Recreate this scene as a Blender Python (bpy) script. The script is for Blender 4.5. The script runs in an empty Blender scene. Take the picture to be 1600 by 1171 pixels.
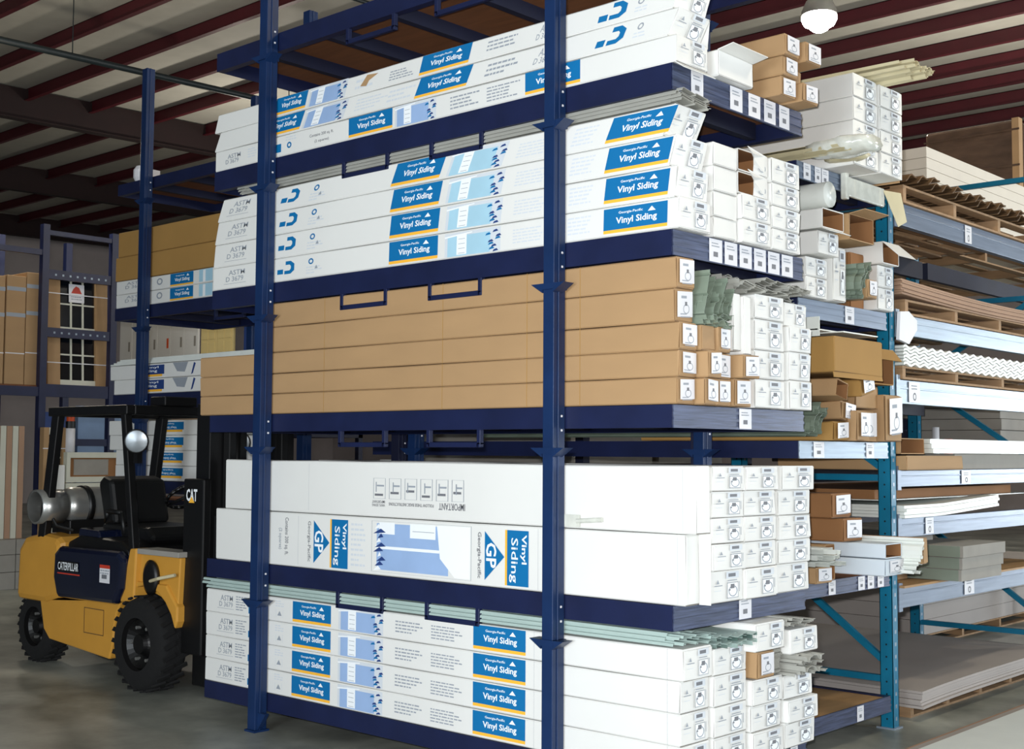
import bpy, math, random
from mathutils import Matrix, Vector
R = math.radians
random.seed(7)
sc = bpy.context.scene
COL = sc.collection

# ------------------------------------------------------------------ camera
F_PX, CXP, CYP, CAM_H = 2004.0, 800.0, 585.5, 1.70
ROT = Matrix(((0.7410163809929499, 0.035969294780481456, 0.6705228802457871),
              (0.6714607017464742, -0.048521221301686956, -0.7394499422499978),
              (0.005937096112050216, 0.9981742838384424, -0.060106987724961966)))
cam_d = bpy.data.cameras.new('camera'); cam = bpy.data.objects.new('camera', cam_d); COL.objects.link(cam)
cam_d.sensor_width = 36.0; cam_d.lens = F_PX / 1600.0 * 36.0; cam_d.clip_end = 200
cam.matrix_world = Matrix.Translation((0, 0, CAM_H)) @ ROT.to_4x4()
sc.camera = cam
# ------------------------------------------------------------------ world, exposure
w = bpy.data.worlds.new('world'); sc.world = w; w.use_nodes = True
w.node_tree.nodes['Background'].inputs[0].default_value = (0.62, 0.75, 1.0, 1)
w.node_tree.nodes['Background'].inputs[1].default_value = 0.10
vs = sc.view_settings
vs.view_transform = 'Standard'; vs.look = 'None'; vs.gamma = 1.0; vs.use_curve_mapping = False; vs.exposure = 0.0

def lamp(name, kind, loc, energy, color, size=1.0, size_y=None, target=None, spread=None):
    d = bpy.data.lights.new(name, kind); o = bpy.data.objects.new(name, d); COL.objects.link(o)
    d.energy = energy; d.color = color; o.location = loc
    if kind == 'AREA':
        d.shape = 'RECTANGLE'; d.size = size; d.size_y = size_y or size
        if spread: d.spread = spread
    else:
        d.shadow_soft_size = size
    if target is not None:
        o.rotation_euler = (Vector(target) - Vector(loc)).to_track_quat('-Z', 'Y').to_euler()
    return o
lamp('open_dock_door_daylight', 'AREA', (6.5, 11.5, 2.6), 720, (0.86, 0.94, 1.0), 6.0, 4.0, (-3.5, 10.0, 0.0))
lamp('open_rear_door_daylight', 'AREA', (4.6, 31.0, 2.4), 1300, (0.88, 0.95, 1.0), 5.0, 4.4, (4.6, 0.0, 2.0))
lamp('front_fill_light', 'AREA', (-1.0, -7.5, 2.0), 900, (0.86, 0.94, 1.0), 4.5, 3.2, (-4.0, 5.0, 0.8))  # added area light behind the camera, brightens the front carton faces
lamp('camera_flash', 'AREA', (-0.06, -0.02, 1.80), 360, (0.97, 0.98, 1.0), 0.07, 0.05, (-4.0, 5.0, 1.7))
lamp('aisle_high_bay', 'POINT', (-1.2, 7.0, 6.3), 230, (1.0, 0.86, 0.66), 0.25)
lamp('west_door_fill', 'POINT', (-15.5, 7.8, 5.6), 175, (1.0, 0.90, 0.74), 0.25)  # added lamp without a fixture, placed to light the far door slabs
lamp('far_high_bay', 'POINT', (-20.0, 15.0, 6.0), 300, (1.0, 0.92, 0.80), 0.25)
lamp('rear_high_bay', 'POINT', (-7.5, 20.0, 6.0), 300, (1.0, 0.92, 0.80), 0.25)
lamp('north_high_bay', 'POINT', (-1.5, 15.0, 6.0), 240, (1.0, 0.90, 0.74), 0.25)

# ------------------------------------------------------------------ helpers
def ray(X, Y): return ROT @ Vector((X - CXP, -(Y - CYP), -F_PX))
C0 = Vector((0, 0, CAM_H))
def onx(X, Y, x): r = ray(X, Y); return C0 + r * (x / r.x)
def ony(X, Y, y): r = ray(X, Y); return C0 + r * (y / r.y)
def onz(X, Y, z): r = ray(X, Y); return C0 + r * ((z - CAM_H) / r.z)

def lin(c):
    return tuple(((v / 255) / 12.92 if v / 255 <= 0.04045 else (((v / 255) + 0.055) / 1.055) ** 2.4) for v in c)
MATS = {}
def mat(name, rgb, rough=0.6, metal=0.0, noise=0.08, scale=6.0, bump=0.0, stretch=(1, 1, 1), spec=0.5, emit=0, col2=None, alpha=None, coat=0):
    m = bpy.data.materials.new(name); m.use_nodes = True; nt = m.node_tree
    b = nt.nodes['Principled BSDF']; c = lin(rgb)
    b.inputs['Roughness'].default_value = rough; b.inputs['Metallic'].default_value = metal
    b.inputs['Specular IOR Level'].default_value = spec
    if coat: b.inputs['Coat Weight'].default_value = coat; b.inputs['Coat Roughness'].default_value = 0.1
    if emit:
        b.inputs['Emission Color'].default_value = (*c, 1); b.inputs['Emission Strength'].default_value = emit
    tc = nt.nodes.new('ShaderNodeTexCoord'); mp = nt.nodes.new('ShaderNodeMapping'); mp.inputs['Scale'].default_value = stretch
    nt.links.new(tc.outputs['Object'], mp.inputs[0])
    nz = nt.nodes.new('ShaderNodeTexNoise'); nz.inputs['Scale'].default_value = scale; nz.inputs['Detail'].default_value = 5
    nt.links.new(mp.outputs[0], nz.inputs['Vector'])
    rp = nt.nodes.new('ShaderNodeValToRGB'); rp.color_ramp.elements[0].position = 0.3; rp.color_ramp.elements[1].position = 0.7
    c2 = lin(col2) if col2 else tuple(v * (1 - 2 * noise) for v in c)
    rp.color_ramp.elements[0].color = (*c2, 1); rp.color_ramp.elements[1].color = (*c, 1)
    nt.links.new(nz.outputs['Fac'], rp.inputs[0]); nt.links.new(rp.outputs[0], b.inputs['Base Color'])
    if bump:
        bp = nt.nodes.new('ShaderNodeBump'); bp.inputs['Strength'].default_value = bump; bp.inputs['Distance'].default_value = 0.01
        nt.links.new(nz.outputs['Fac'], bp.inputs['Height']); nt.links.new(bp.outputs[0], b.inputs['Normal'])
    MATS[name] = m
    return m
mat('white_board', (226, 226, 222), 0.55, noise=0.03, scale=1.2)
mat('white_board_cool', (206, 216, 224), 0.55, noise=0.03, scale=1.2)
mat('kraft', (172, 138, 98), 0.75, noise=0.05, scale=2.0, stretch=(1, 1, 3))
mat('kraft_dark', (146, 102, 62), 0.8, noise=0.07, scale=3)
mat('kraft_gold', (168, 128, 68), 0.8, noise=0.06, scale=2)
mat('seam', (120, 112, 100), 0.8)
mat('seam_brown', (92, 66, 44), 0.8)
mat('post_blue', (14, 43, 86), 0.42, noise=0.14, scale=5, bump=0.15)
mat('rack_blue', (22, 31, 68), 0.42, noise=0.14, scale=5, bump=0.15)
mat('rack_blue_dark', (14, 20, 50), 0.65, noise=0.14, scale=5)
mat('rack_edge', (82, 92, 122), 0.35, metal=0.2, noise=0.3, scale=9, stretch=(1, 0.6, 14))
mat('teal_paint', (0, 112, 146), 0.42, noise=0.10, scale=7)
mat('galv', (150, 165, 180), 0.38, metal=0.45, noise=0.12, scale=5, stretch=(1, 0.5, 10))
mat('galv_blue', (116, 130, 150), 0.35, metal=0.35, noise=0.14, scale=5, stretch=(1, 0.5, 10))
mat('tag_white', (222, 222, 226), 0.4, noise=0.02)
mat('print_blue', (0, 108, 166), 0.5, noise=0.02)
mat('print_light', (168, 208, 226), 0.5, noise=0.05)
mat('print_violet', (152, 180, 220), 0.5, noise=0.05)
mat('print_yellow', (250, 186, 60), 0.5, noise=0.02)
mat('print_white', (240, 244, 246), 0.5, noise=0.01)
mat('print_grey', (152, 159, 168), 0.6, noise=0.04)
mat('print_pale', (208, 214, 220), 0.6, noise=0.02)
mat('print_ink', (112, 114, 120), 0.6, noise=0.04)
mat('print_navy', (34, 62, 122), 0.55, noise=0.03)
mat('print_red', (196, 60, 40), 0.55)
mat('vinyl_green', (170, 190, 184), 0.4, noise=0.05)
mat('vinyl_sage', (128, 142, 126), 0.45, noise=0.12)
mat('vinyl_grey', (168, 168, 160), 0.4, noise=0.10)
mat('vinyl_cream', (206, 196, 160), 0.42, noise=0.08)
mat('vinyl_white', (224, 228, 222), 0.35, noise=0.03)
mat('wood', (168, 134, 98), 0.75, noise=0.14, scale=3, stretch=(1, 8, 8))
mat('plywood', (126, 78, 44), 0.8, noise=0.12, scale=3, stretch=(1, 6, 1))
mat('plywood_light', (176, 138, 92), 0.6, noise=0.12, scale=3, stretch=(4, 1, 1))
mat('fibre', (172, 164, 158), 0.7, noise=0.05, scale=2)
mat('fibre_brown', (172, 138, 112), 0.75, noise=0.07, scale=2)
mat('bark_brown', (104, 76, 44), 0.8, noise=0.25, scale=12)
mat('foam_cream', (226, 218, 204), 0.6, noise=0.02)
mat('stone_grey', (150, 146, 138), 0.75, noise=0.06)
mat('sage_board', (126, 136, 122), 0.75, noise=0.06)
mat('plastic_wrap', (214, 216, 206), 0.12, noise=0.1, scale=14, bump=0.6)
mat('brown_wrap', (96, 76, 62), 0.14, noise=0.2, scale=4, bump=0.5, stretch=(1, 1, 3), coat=0.5)
mat('cat_yellow', (204, 148, 58), 0.42, noise=0.05, scale=4)
mat('gloss_navy', (14, 20, 42), 0.16, noise=0.1, coat=0.6)
mat('black_paint', (7, 7, 8), 0.45, noise=0.1)
mat('black_rubber', (8, 8, 9), 0.9, noise=0.2, scale=20, bump=0.3)
mat('seat_vinyl', (6, 7, 8), 0.5, noise=0.1)
mat('aluminium', (176, 176, 172), 0.32, metal=0.75, noise=0.08)
mat('chrome_glass', (130, 136, 140), 0.3, metal=0.5, noise=0.05)
mat('dark_glass', (16, 20, 26), 0.08, noise=0.1)
mat('window_vinyl', (206, 206, 190), 0.45, noise=0.03)
mat('door_blue', (120, 148, 186), 0.5, noise=0.04)
mat('door_yellow', (226, 204, 140), 0.5, noise=0.02)
mat('roof_red', (78, 14, 26), 0.55, noise=0.10, scale=3)
mat('rafter_red', (30, 9, 10), 0.85, noise=0.12, scale=3)
mat('insulation', (184, 182, 172), 0.7, noise=0.05, scale=3, bump=0.2)
mat('pipe_dark', (18, 30, 34), 0.5)
mat('wall_paint', (178, 168, 166), 0.7, noise=0.05, scale=2)
mat('lamp_glow', (255, 252, 244), 0.3, emit=60)
mat('lamp_metal', (190, 190, 186), 0.3, metal=0.8)
mat('orange_cap', (224, 84, 28), 0.5)

def floor_mat():
    m = bpy.data.materials.new('concrete'); m.use_nodes = True; nt = m.node_tree; b = nt.nodes['Principled BSDF']
    tc = nt.nodes.new('ShaderNodeTexCoord')
    n1 = nt.nodes.new('ShaderNodeTexNoise'); n1.inputs['Scale'].default_value = 0.9; n1.inputs['Detail'].default_value = 8; n1.inputs['Roughness'].default_value = 0.65
    n2 = nt.nodes.new('ShaderNodeTexNoise'); n2.inputs['Scale'].default_value = 0.45; n2.inputs['Detail'].default_value = 3; n2.inputs['Distortion'].default_value = 1.5
    nt.links.new(tc.outputs['Object'], n1.inputs[0]); nt.links.new(tc.outputs['Object'], n2.inputs[0])
    r1 = nt.nodes.new('ShaderNodeValToRGB'); r1.color_ramp.elements[0].position = 0.32; r1.color_ramp.elements[1].position = 0.68
    r1.color_ramp.elements[0].color = (*lin((104, 110, 104)), 1); r1.color_ramp.elements[1].color = (*lin((196, 198, 186)), 1)
    r2 = nt.nodes.new('ShaderNodeValToRGB'); r2.color_ramp.elements[0].position = 0.46; r2.color_ramp.elements[1].position = 0.6
    r2.color_ramp.elements[0].color = (0.55, 0.55, 0.55, 1); r2.color_ramp.elements[1].color = (1, 1, 1, 1)
    mx = nt.nodes.new('ShaderNodeMix'); mx.data_type = 'RGBA'; mx.blend_type = 'MULTIPLY'; mx.inputs[0].default_value = 0.8
    nt.links.new(n1.outputs['Fac'], r1.inputs[0]); nt.links.new(n2.outputs['Fac'], r2.inputs[0])
    nt.links.new(r1.outputs[0], mx.inputs[6]); nt.links.new(r2.outputs[0], mx.inputs[7]); nt.links.new(mx.outputs[2], b.inputs['Base Color'])
    b.inputs['Roughness'].default_value = 0.38
    bp = nt.nodes.new('ShaderNodeBump'); bp.inputs['Strength'].default_value = 0.15; nt.links.new(n1.outputs['Fac'], bp.inputs['Height']); nt.links.new(bp.outputs[0], b.inputs['Normal'])
    MATS['concrete'] = m
floor_mat()

_txt = {}
def text_data(s, bold=0.0):
    k = (s, bold)
    if k not in _txt:
        cu = bpy.data.curves.new('lettering', 'FONT'); cu.body = s; cu.size = 1; cu.resolution_u = 2; cu.offset = bold
        o = bpy.data.objects.new('lettering', cu); COL.objects.link(o)
        bpy.context.view_layer.update()
        me = bpy.data.meshes.new_from_object(o.evaluated_get(bpy.context.evaluated_depsgraph_get()))
        vs_ = [(v.co.x, v.co.y) for v in me.vertices]; fs = [tuple(p.vertices) for p in me.polygons]
        bpy.data.objects.remove(o); bpy.data.meshes.remove(me); bpy.data.curves.remove(cu)
        x0 = min(v[0] for v in vs_); x1 = max(v[0] for v in vs_); y0 = min(v[1] for v in vs_); y1 = max(v[1] for v in vs_)
        _txt[k] = ([((v[0] - x0) / (x1 - x0), (v[1] - y0) / (y1 - y0)) for v in vs_], fs)
    return _txt[k]

class MB:
    def __init__(s): s.v = []; s.f = []; s.m = []; s.T = Matrix.Identity(4)
    def add(s, pts, faces, m):
        n = len(s.v); T = s.T
        s.v += [tuple(T @ Vector(p)) for p in pts]
        for fc in faces: s.f.append([n + i for i in fc]); s.m.append(m)
        return s
    def box(s, x0, x1, y0, y1, z0, z1, m):
        return s.add([(x0, y0, z0), (x1, y0, z0), (x1, y1, z0), (x0, y1, z0), (x0, y0, z1), (x1, y0, z1), (x1, y1, z1), (x0, y1, z1)],
              [(0, 3, 2, 1), (4, 5, 6, 7), (0, 1, 5, 4), (1, 2, 6, 5), (2, 3, 7, 6), (3, 0, 4, 7)], m)
    def prism(s, poly, a, b, m, axis='x'):
        def P(u, v, w):
            return (w, u, v) if axis == 'x' else ((u, w, v) if axis == 'y' else (u, v, w))
        n = len(poly)
        pts = [P(u, v, a) for u, v in poly] + [P(u, v, b) for u, v in poly]
        fs = [tuple(range(n))[::-1], tuple(range(n, 2 * n))] + [(i, (i + 1) % n, n + (i + 1) % n, n + i) for i in range(n)]
        return s.add(pts, fs, m)
    def cyl(s, p0, p1, r, m, n=14, r2=None, caps=True):
        p0 = Vector(p0); p1 = Vector(p1); d = (p1 - p0).normalized(); r2 = r if r2 is None else r2
        a = d.orthogonal().normalized(); b = d.cross(a)
        pts = []
        for p, rr in ((p0, r), (p1, r2)):
            for i in range(n):
                t = 2 * math.pi * i / n; pts.append(tuple(p + a * math.cos(t) * rr + b * math.sin(t) * rr))
        fs = [(i, (i + 1) % n, n + (i + 1) % n, n + i) for i in range(n)]
        if caps: fs += [tuple(range(n))[::-1], tuple(range(n, 2 * n))]
        return s.add(pts, fs, m)
    def lathe(s, prof, o, d, m, n=24):
        o = Vector(o); d = Vector(d).normalized(); a = d.orthogonal().normalized(); b = d.cross(a); pts = []
        for h, rr in prof:
            for i in range(n):
                t = 2 * math.pi * i / n; pts.append(tuple(o + d * h + a * math.cos(t) * rr + b * math.sin(t) * rr))
        fs = []
        for k in range(len(prof) - 1):
            fs += [(k * n + i, k * n + (i + 1) % n, (k + 1) * n + (i + 1) % n, (k + 1) * n + i) for i in range(n)]
        return s.add(pts, fs, m)
    def tube(s, path, r, m, n=8):
        for i in range(len(path) - 1):
            s.cyl(path[i], path[i + 1], r, m, n)
            if i: s.add(*ball(path[i], r), m)
        return s
    def beam(s, p0, p1, wx, wz, m, up=(0, 0, 1)):
        p0 = Vector(p0); p1 = Vector(p1); d = (p1 - p0).normalized(); a = d.cross(Vector(up)).normalized(); b = a.cross(d)
        pts = []
        for p in (p0, p1):
            for i, j in ((-1, -1), (1, -1), (1, 1), (-1, 1)): pts.append(tuple(p + a * i * wx / 2 + b * j * wz / 2))
        return s.add(pts, [(0, 1, 2, 3)[::-1], (4, 5, 6, 7), (0, 1, 5, 4), (1, 2, 6, 5), (2, 3, 7, 6), (3, 0, 4, 7)], m)
    def build(s, name, parent=None, bevel=0, smooth=False, loc=None, **props):
        me = bpy.data.meshes.new(name); names = []
        for m in s.m:
            if m not in names: names.append(m)
        me.from_pydata(s.v, [], s.f)
        for m in names: me.materials.append(MATS[m])
        me.polygons.foreach_set('material_index', [names.index(m) for m in s.m])
        if smooth: me.polygons.foreach_set('use_smooth', [True] * len(s.f))
        me.update()
        return put(name, me, parent, loc, bevel, **props)
def ball(c, r, n=8, k=4):
    pts = []; fs = []
    for j in range(k + 1):
        th = math.pi * j / k
        for i in range(n):
            ph = 2 * math.pi * i / n; pts.append((c[0] + r * math.sin(th) * math.cos(ph), c[1] + r * math.sin(th) * math.sin(ph), c[2] + r * math.cos(th)))
    for j in range(k):
        for i in range(n): fs.append((j * n + i, (j + 1) * n + i, (j + 1) * n + (i + 1) % n, j * n + (i + 1) % n))
    return pts, fs
def put(name, me, parent=None, loc=None, bevel=0, **props):
    o = bpy.data.objects.new(name, me); COL.objects.link(o)
    if loc is not None: o.location = loc
    if parent is not None: o.parent = parent
    if bevel:
        b = o.modifiers.new('bevel', 'BEVEL'); b.width = bevel; b.segments = 2; b.limit_method = 'ANGLE'; b.angle_limit = R(50)
    for k, v in props.items(): o[k] = v
    return o
def thing(name, loc, label, category, group=None):
    o = bpy.data.objects.new(name, None); COL.objects.link(o); o.location = loc; o.empty_display_size = 0.1
    o['label'] = label; o['category'] = category
    if group: o['group'] = group
    return o
def rebase(root, loc):
    root.location = loc
    for ch in root.children: ch.location = ch.location - Vector(loc)
def tag(o, label, category, group=None):
    o['label'] = label; o['category'] = category
    if group: o['group'] = group
    return o
ORD = ['topmost', 'second from the top', 'third from the top', 'fourth from the top', 'fifth from the top', 'sixth from the top']
def rank(i, n): return 'lowest' if (i == n - 1 and n > 1) else ORD[i]

# ------------------------------------------------------------------ print art: items drawn in (u, v), mapped on a face
def draw(mb, art, fn):
    for k, it in enumerate(art):
        kind, u0, v0, u1, v1, m = it[:6]; lay = 0.0008 + 0.00016 * k
        ex = it[6] if len(it) > 6 else None
        if kind in ('rect', 'base'):
            sl = ex or 0
            pts = [fn(u0, v0, lay), fn(u1, v0, lay), fn(u1 + sl, v1, lay), fn(u0 + sl, v1, lay)]
            mb.add(pts, [(0, 1, 2, 3)], m)
        elif kind == 'poly':
            pts = [fn(u0 + (u1 - u0) * a, v0 + (v1 - v0) * b, lay) for a, b in ex]
            mb.add(pts, [tuple(range(len(pts)))], m)
        elif kind == 'frame':
            t = ex or 0.003
            for a, b, c, d in ((u0, v0, u1, v0 + t), (u0, v1 - t, u1, v1), (u0, v0, u0 + t, v1), (u1 - t, v0, u1, v1)):
                mb.add([fn(a, b, lay), fn(c, b, lay), fn(c, d, lay), fn(a, d, lay)], [(0, 1, 2, 3)], m)
        elif kind == 'lines':
            n = ex or 4; rnd = random.Random(int((u0 + v0) * 1000)); h = (v1 - v0) / n
            for i in range(n):
                L = (u1 - u0) * rnd.uniform(0.55, 1.0); a = v1 - h * (i + 0.75); u = u0
                while u < u0 + L:
                    q = rnd.uniform(0.012, 0.04); mb.add([fn(u, a, lay), fn(min(u + q, u1), a, lay), fn(min(u + q, u1), a + h * 0.42, lay), fn(u, a + h * 0.42, lay)], [(0, 1, 2, 3)], m); u += q + 0.006
        elif kind == 'dash':
            n = max(2, int(max(abs(u1 - u0), abs(v1 - v0)) / 0.022)); t = 0.0018
            for i in range(n):
                a = i / n; b = (i + 0.5) / n
                if abs(u1 - u0) > abs(v1 - v0): q = (u0 + (u1 - u0) * a, v0, u0 + (u1 - u0) * b, v0 + t * 1.5)
                else: q = (u0, v0 + (v1 - v0) * a, u0 + t * 1.5, v0 + (v1 - v0) * b)
                mb.add([fn(q[0], q[1], lay), fn(q[2], q[1], lay), fn(q[2], q[3], lay), fn(q[0], q[3], lay)], [(0, 1, 2, 3)], m)
        elif kind == 'ring':
            cu, cv = (u0 + u1) / 2, (v0 + v1) / 2; ru, rv = (u1 - u0) / 2, (v1 - v0) / 2; t = ex or 0.7; n = 14
            pts = []
            for i in range(n):
                a = 2 * math.pi * i / n; pts += [fn(cu + ru * math.cos(a), cv + rv * math.sin(a), lay), fn(cu + t * ru * math.cos(a), cv + t * rv * math.sin(a), lay)]
            mb.add(pts, [(2 * i, (2 * i + 2) % (2 * n), (2 * i + 3) % (2 * n), 2 * i + 1) for i in range(n)], m)
        elif kind == 'text':
            st, rot, slant, bold = (list(ex) + [0, 0, 0.01])[:4] if len(ex) < 4 else ex
            vv, ff = text_data(st, bold)
            pts = []
            for a, b in vv:
                a2 = a + slant * b
                if rot == 0: q = (u0 + (u1 - u0) * a2, v0 + (v1 - v0) * b)
                elif rot == 180: q = (u1 - (u1 - u0) * a2, v1 - (v1 - v0) * b)
                elif rot == -90: q = (u0 + (u1 - u0) * b, v1 - (v1 - v0) * a2)
                pts.append(fn(q[0], q[1], lay))
            mb.add(pts, ff, m)

def T(u0, v0, u1, v1, s, m='print_white', rot=0, slant=0, bold=0.012): return ('text', u0, v0, u1, v1, m, (s, rot, slant, bold))
def G(name): return ('grp', name)
def label_art(u0, u1, v0, v1, h, sl=0, stripe=True):
    W = u1 - u0; Hh = v1 - v0; sv = v0 + (Hh * 0.13 if stripe else 0)
    a = [G('printed_label'), ('rect', u0, sv, u1, v1, 'print_blue', 0)]
    if stripe: a.append(('rect', u0, v0, u1, sv, 'print_yellow', 0))
    a += [T(u0 + W * 0.24, v0 + Hh * 0.72, u0 + W * 0.62, v0 + Hh * 0.85, 'Georgia-Pacific'),
          ('poly', u0 + W * 0.70, v0 + Hh * 0.70, u0 + W * 0.82, v0 + Hh * 0.88, 'print_white', [(0, 0), (1, 0), (0.5, 1)]),
          T(u0 + W * 0.20, v0 + Hh * 0.28, u0 + W * 0.84, v0 + Hh * 0.62, 'Vinyl Siding', bold=0.022), G('printed_text')]
    return a
def house_art(u0, u1, v0, v1, m='print_violet'):
    W = u1 - u0; Hh = v1 - v0
    a = [G('printed_picture'), ('rect', u0, v0, u1, v1, 'print_pale'), ('rect', u0 + W * .05, v0, u0 + W * .82, v0 + Hh * .86, m),
         ('rect', u0 + W * .22, v0 + Hh * .05, u0 + W * .40, v0 + Hh * .92, 'print_white')]
    for i in range(4): a.append(('rect', u0 + W * .25, v0 + Hh * (.1 + .2 * i), u0 + W * .37, v0 + Hh * (.12 + .2 * i), 'print_grey'))
    a.append(('poly', u0, v0 + Hh * .8, u0 + W * .5, v1, 'print_white', [(0, 0), (1, .6), (1, .8), (0, .35)]))
    rnd = random.Random(3)
    for i in range(9):
        q = u0 + W * (.98 - .22 * rnd.random()); z = v0 + Hh * (.04 + .1 * i)
        a.append(('poly', q - W * .06, z - Hh * .05, q + W * .04, z + Hh * .07, 'print_blue' if i % 2 else 'print_navy', [(0, 0), (1, .3), (.7, 1), (.2, .7)]))
    return a + [G('printed_text')]
def end_art(w, h, faint=False):
    a = [('poly', w * .16, h * .60, w * .25, h * .74, 'print_grey', [(0, 0), (1, 0), (.5, 1)]), ('rect', w * .10, h * .53, w * .34, h * .56, 'print_grey')]
    a += [('rect', w * .10, h * .38, w * .30, h * .40, 'print_pale')]
    a += [('rect', w * .46, h * .74, w * .84, h * .95, 'print_pale'), ('rect', w * .52, h * .79, w * .74, h * .90, 'print_ink'),
          ('rect', w * .50, h * .66, w * .78, h * .69, 'print_grey'), ('rect', w * .50, h * .14, w * .80, h * .58, 'print_white'),
          ('frame', w * .48, h * .12, w * .82, h * .62, 'print_grey', w * .012),
          ('ring', w * .52, h * .16, w * .79, h * .52, 'print_grey', .80), ('rect', w * .58, h * .42, w * .70, h * .56, 'print_ink'), ('rect', w * .52, h * .36, w * .58, h * .40, 'print_ink'), ('rect', w * .84, h * .30, w * .86, h * .62, 'print_grey')]
    return a

def split_art(art):
    res = []
    for nm, items in split_groups(art):
        if nm != 'printed_text': res.append((nm, items)); continue
        cl = []
        for k, it in sorted(enumerate(items), key=lambda q: q[1][1]):
            if cl and it[1] < max(q[1][3] for q in cl[-1]) + .05: cl[-1].append((k, it))
            else: cl.append([(k, it)])
        for c in cl:
            c = [q[1] for q in sorted(c, key=lambda q: q[0])]
            res.append(('fold_line' if all(q[0] == 'dash' or q[5] == 'kraft_gold' for q in c) else nm, c))
    return res
def split_groups(art):
    out = []; cur = ['printed_text', []]
    for it in art:
        if it[0] == 'grp':
            if cur[1]: out.append(cur)
            cur = [it[1], []]
        else: cur[1].append(it)
    if cur[1]: out.append(cur)
    return out
# ------------------------------------------------------------------ cartons
def carton(name, label, cat, group, x0, x1, y0, y1, z0, z1, m='white_board', front=None, end='siding', shear=0.0, top_shift=0.0, seam='seam', flap=None, torn=False, jit=0.004, endcap=True, open_end=False):
    """long carton: x0 back end, x1 end on the aisle; front art on -y face, end art on +x face"""
    L, W, Hh = x1 - x0, y1 - y0, z1 - z0
    rnd = random.Random(int(abs(x0 * 991 + y0 * 7919 + z0 * 104729) * 100)); J = lambda: rnd.uniform(-jit, jit)
    def mp(x, y, z): return (x + shear * z + J() * 0, y + top_shift * z * (x / L if L else 0), z)
    mb = MB(); n = 8; c = min(0.006, Hh * .06)
    prof = [(c, 0), (W - c, 0), (W, c), (W, Hh - c), (W - c, Hh), (c, Hh), (0, Hh - c), (0, c)]
    pts = []
    for k in range(n + 1):
        x = L * k / n; e = 1 if k in (0, n) else 0
        dz = -abs(J()) if not e else 0
        for (y, z) in prof: pts.append(mp(x + (J() if e else 0), y + (abs(J()) * .6 * (1 if y < W / 2 else -1) if e else 0), z + (dz if z > Hh / 2 else 0)))
    fs = []
    for k in range(n):
        for i in range(8): fs.append((k * 8 + i, (k + 1) * 8 + i, (k + 1) * 8 + (i + 1) % 8, k * 8 + (i + 1) % 8))
    fs += [tuple(range(8))] if True else []
    if not open_end: fs += [tuple(range(n * 8, n * 8 + 8))[::-1]]
    mb.add(pts, [f[::-1] for f in fs], m)
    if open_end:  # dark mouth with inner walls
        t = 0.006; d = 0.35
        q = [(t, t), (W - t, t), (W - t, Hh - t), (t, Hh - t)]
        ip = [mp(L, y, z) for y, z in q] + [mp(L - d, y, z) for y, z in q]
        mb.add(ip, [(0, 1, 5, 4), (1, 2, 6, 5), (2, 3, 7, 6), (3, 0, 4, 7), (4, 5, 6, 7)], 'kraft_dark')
        o8 = [mp(L, y, z) for y, z in prof]
        mb.add(o8 + [mp(L, y, z) for y, z in q], [(0, 1, 9, 8), (2, 3, 10, 9), (4, 5, 11, 10), (6, 7, 8, 11), (1, 2, 9), (3, 4, 10), (5, 6, 11), (7, 0, 8)], m)
    root = mb.build(name, loc=(x0, y0, z0)); tag(root, label, cat, group)
    if endcap and not open_end:
        g = MB(); e = 0.0045; b = 0.008
        pts = [mp(L + .0015, b, b), mp(L + .0015, W - b, b), mp(L + .0015, W - b, Hh - b), mp(L + .0015, b, Hh - b), mp(L + e, b, b), mp(L + e + J(), W - b, b + J() * .5), mp(L + e + J(), W - b, Hh - b), mp(L + e, b, Hh - b)]
        g.add(pts, [(4, 5, 6, 7), (0, 1, 5, 4), (1, 2, 6, 5), (2, 3, 7, 6), (3, 0, 4, 7)], m)
        g.box(L + .0012, L + .003, W * .02, W * .98, Hh * .008, Hh * .02, seam)
        g.build('end_flap', root)
    if front:
        for nm, items in split_art(front):
            g = MB(); draw(g, items, lambda u, v, l: mp(u - x0, -l, v * Hh)); g.build(nm, root)
    if end == 'siding':
        g = MB(); draw(g, end_art(W, Hh), lambda u, v, l: mp(L + .0055 + jit + l, u, v)); g.build('end_print', root)
    elif end == 'tag':
        g = MB(); a, b = rnd.uniform(.08, .2), rnd.uniform(.08, .2); k = rnd.uniform(-.08, .08)
        f2 = lambda u, v, l: mp(L + .0055 + jit + l, W * u, Hh * (v + k * (u - .5)))
        draw(g, [('rect', a, b, .93, .93, 'tag_white'), ('rect', .3, .72, .6, .8, 'print_grey'), ('ring', .4, .25, .75, .55, 'print_grey', .8), ('rect', .5, .5, .62, .62, 'print_ink'), ('lines', .25, .12, .8, .3, 'print_grey', 2)], f2)
        g.build('shipping_label', root, label='white paper shipping label')
    if torn:  # half of the end board is left, ripped along a slanting edge
        g = MB(); ed = [(.02, 1), (.98, .97), (.98, .03), (.50, .03), (.52, .40), (.40, .62), (.22, .74)]
        pts = [mp(L + .004 + (.05 if i in (0, 6) else .02 if i == 5 else 0), W * a, Hh * b) for i, (a, b) in enumerate(ed)]
        g.add(pts + [(p[0] + .004, p[1], p[2]) for p in pts], [tuple(range(7)), tuple(range(13, 6, -1))] + [(i, 7 + i, 7 + (i + 1) % 7, (i + 1) % 7) for i in range(7)], m); g.build('torn_end_board', root)
        g = MB(); draw(g, [('rect', W * .64, Hh * .66, W * .86, Hh * .84, 'print_ink'), ('ring', W * .64, Hh * .16, W * .90, Hh * .56, 'print_grey', .8)], lambda u, v, l: mp(L + .011 + l, u, v)); g.build('end_print', root)
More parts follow.
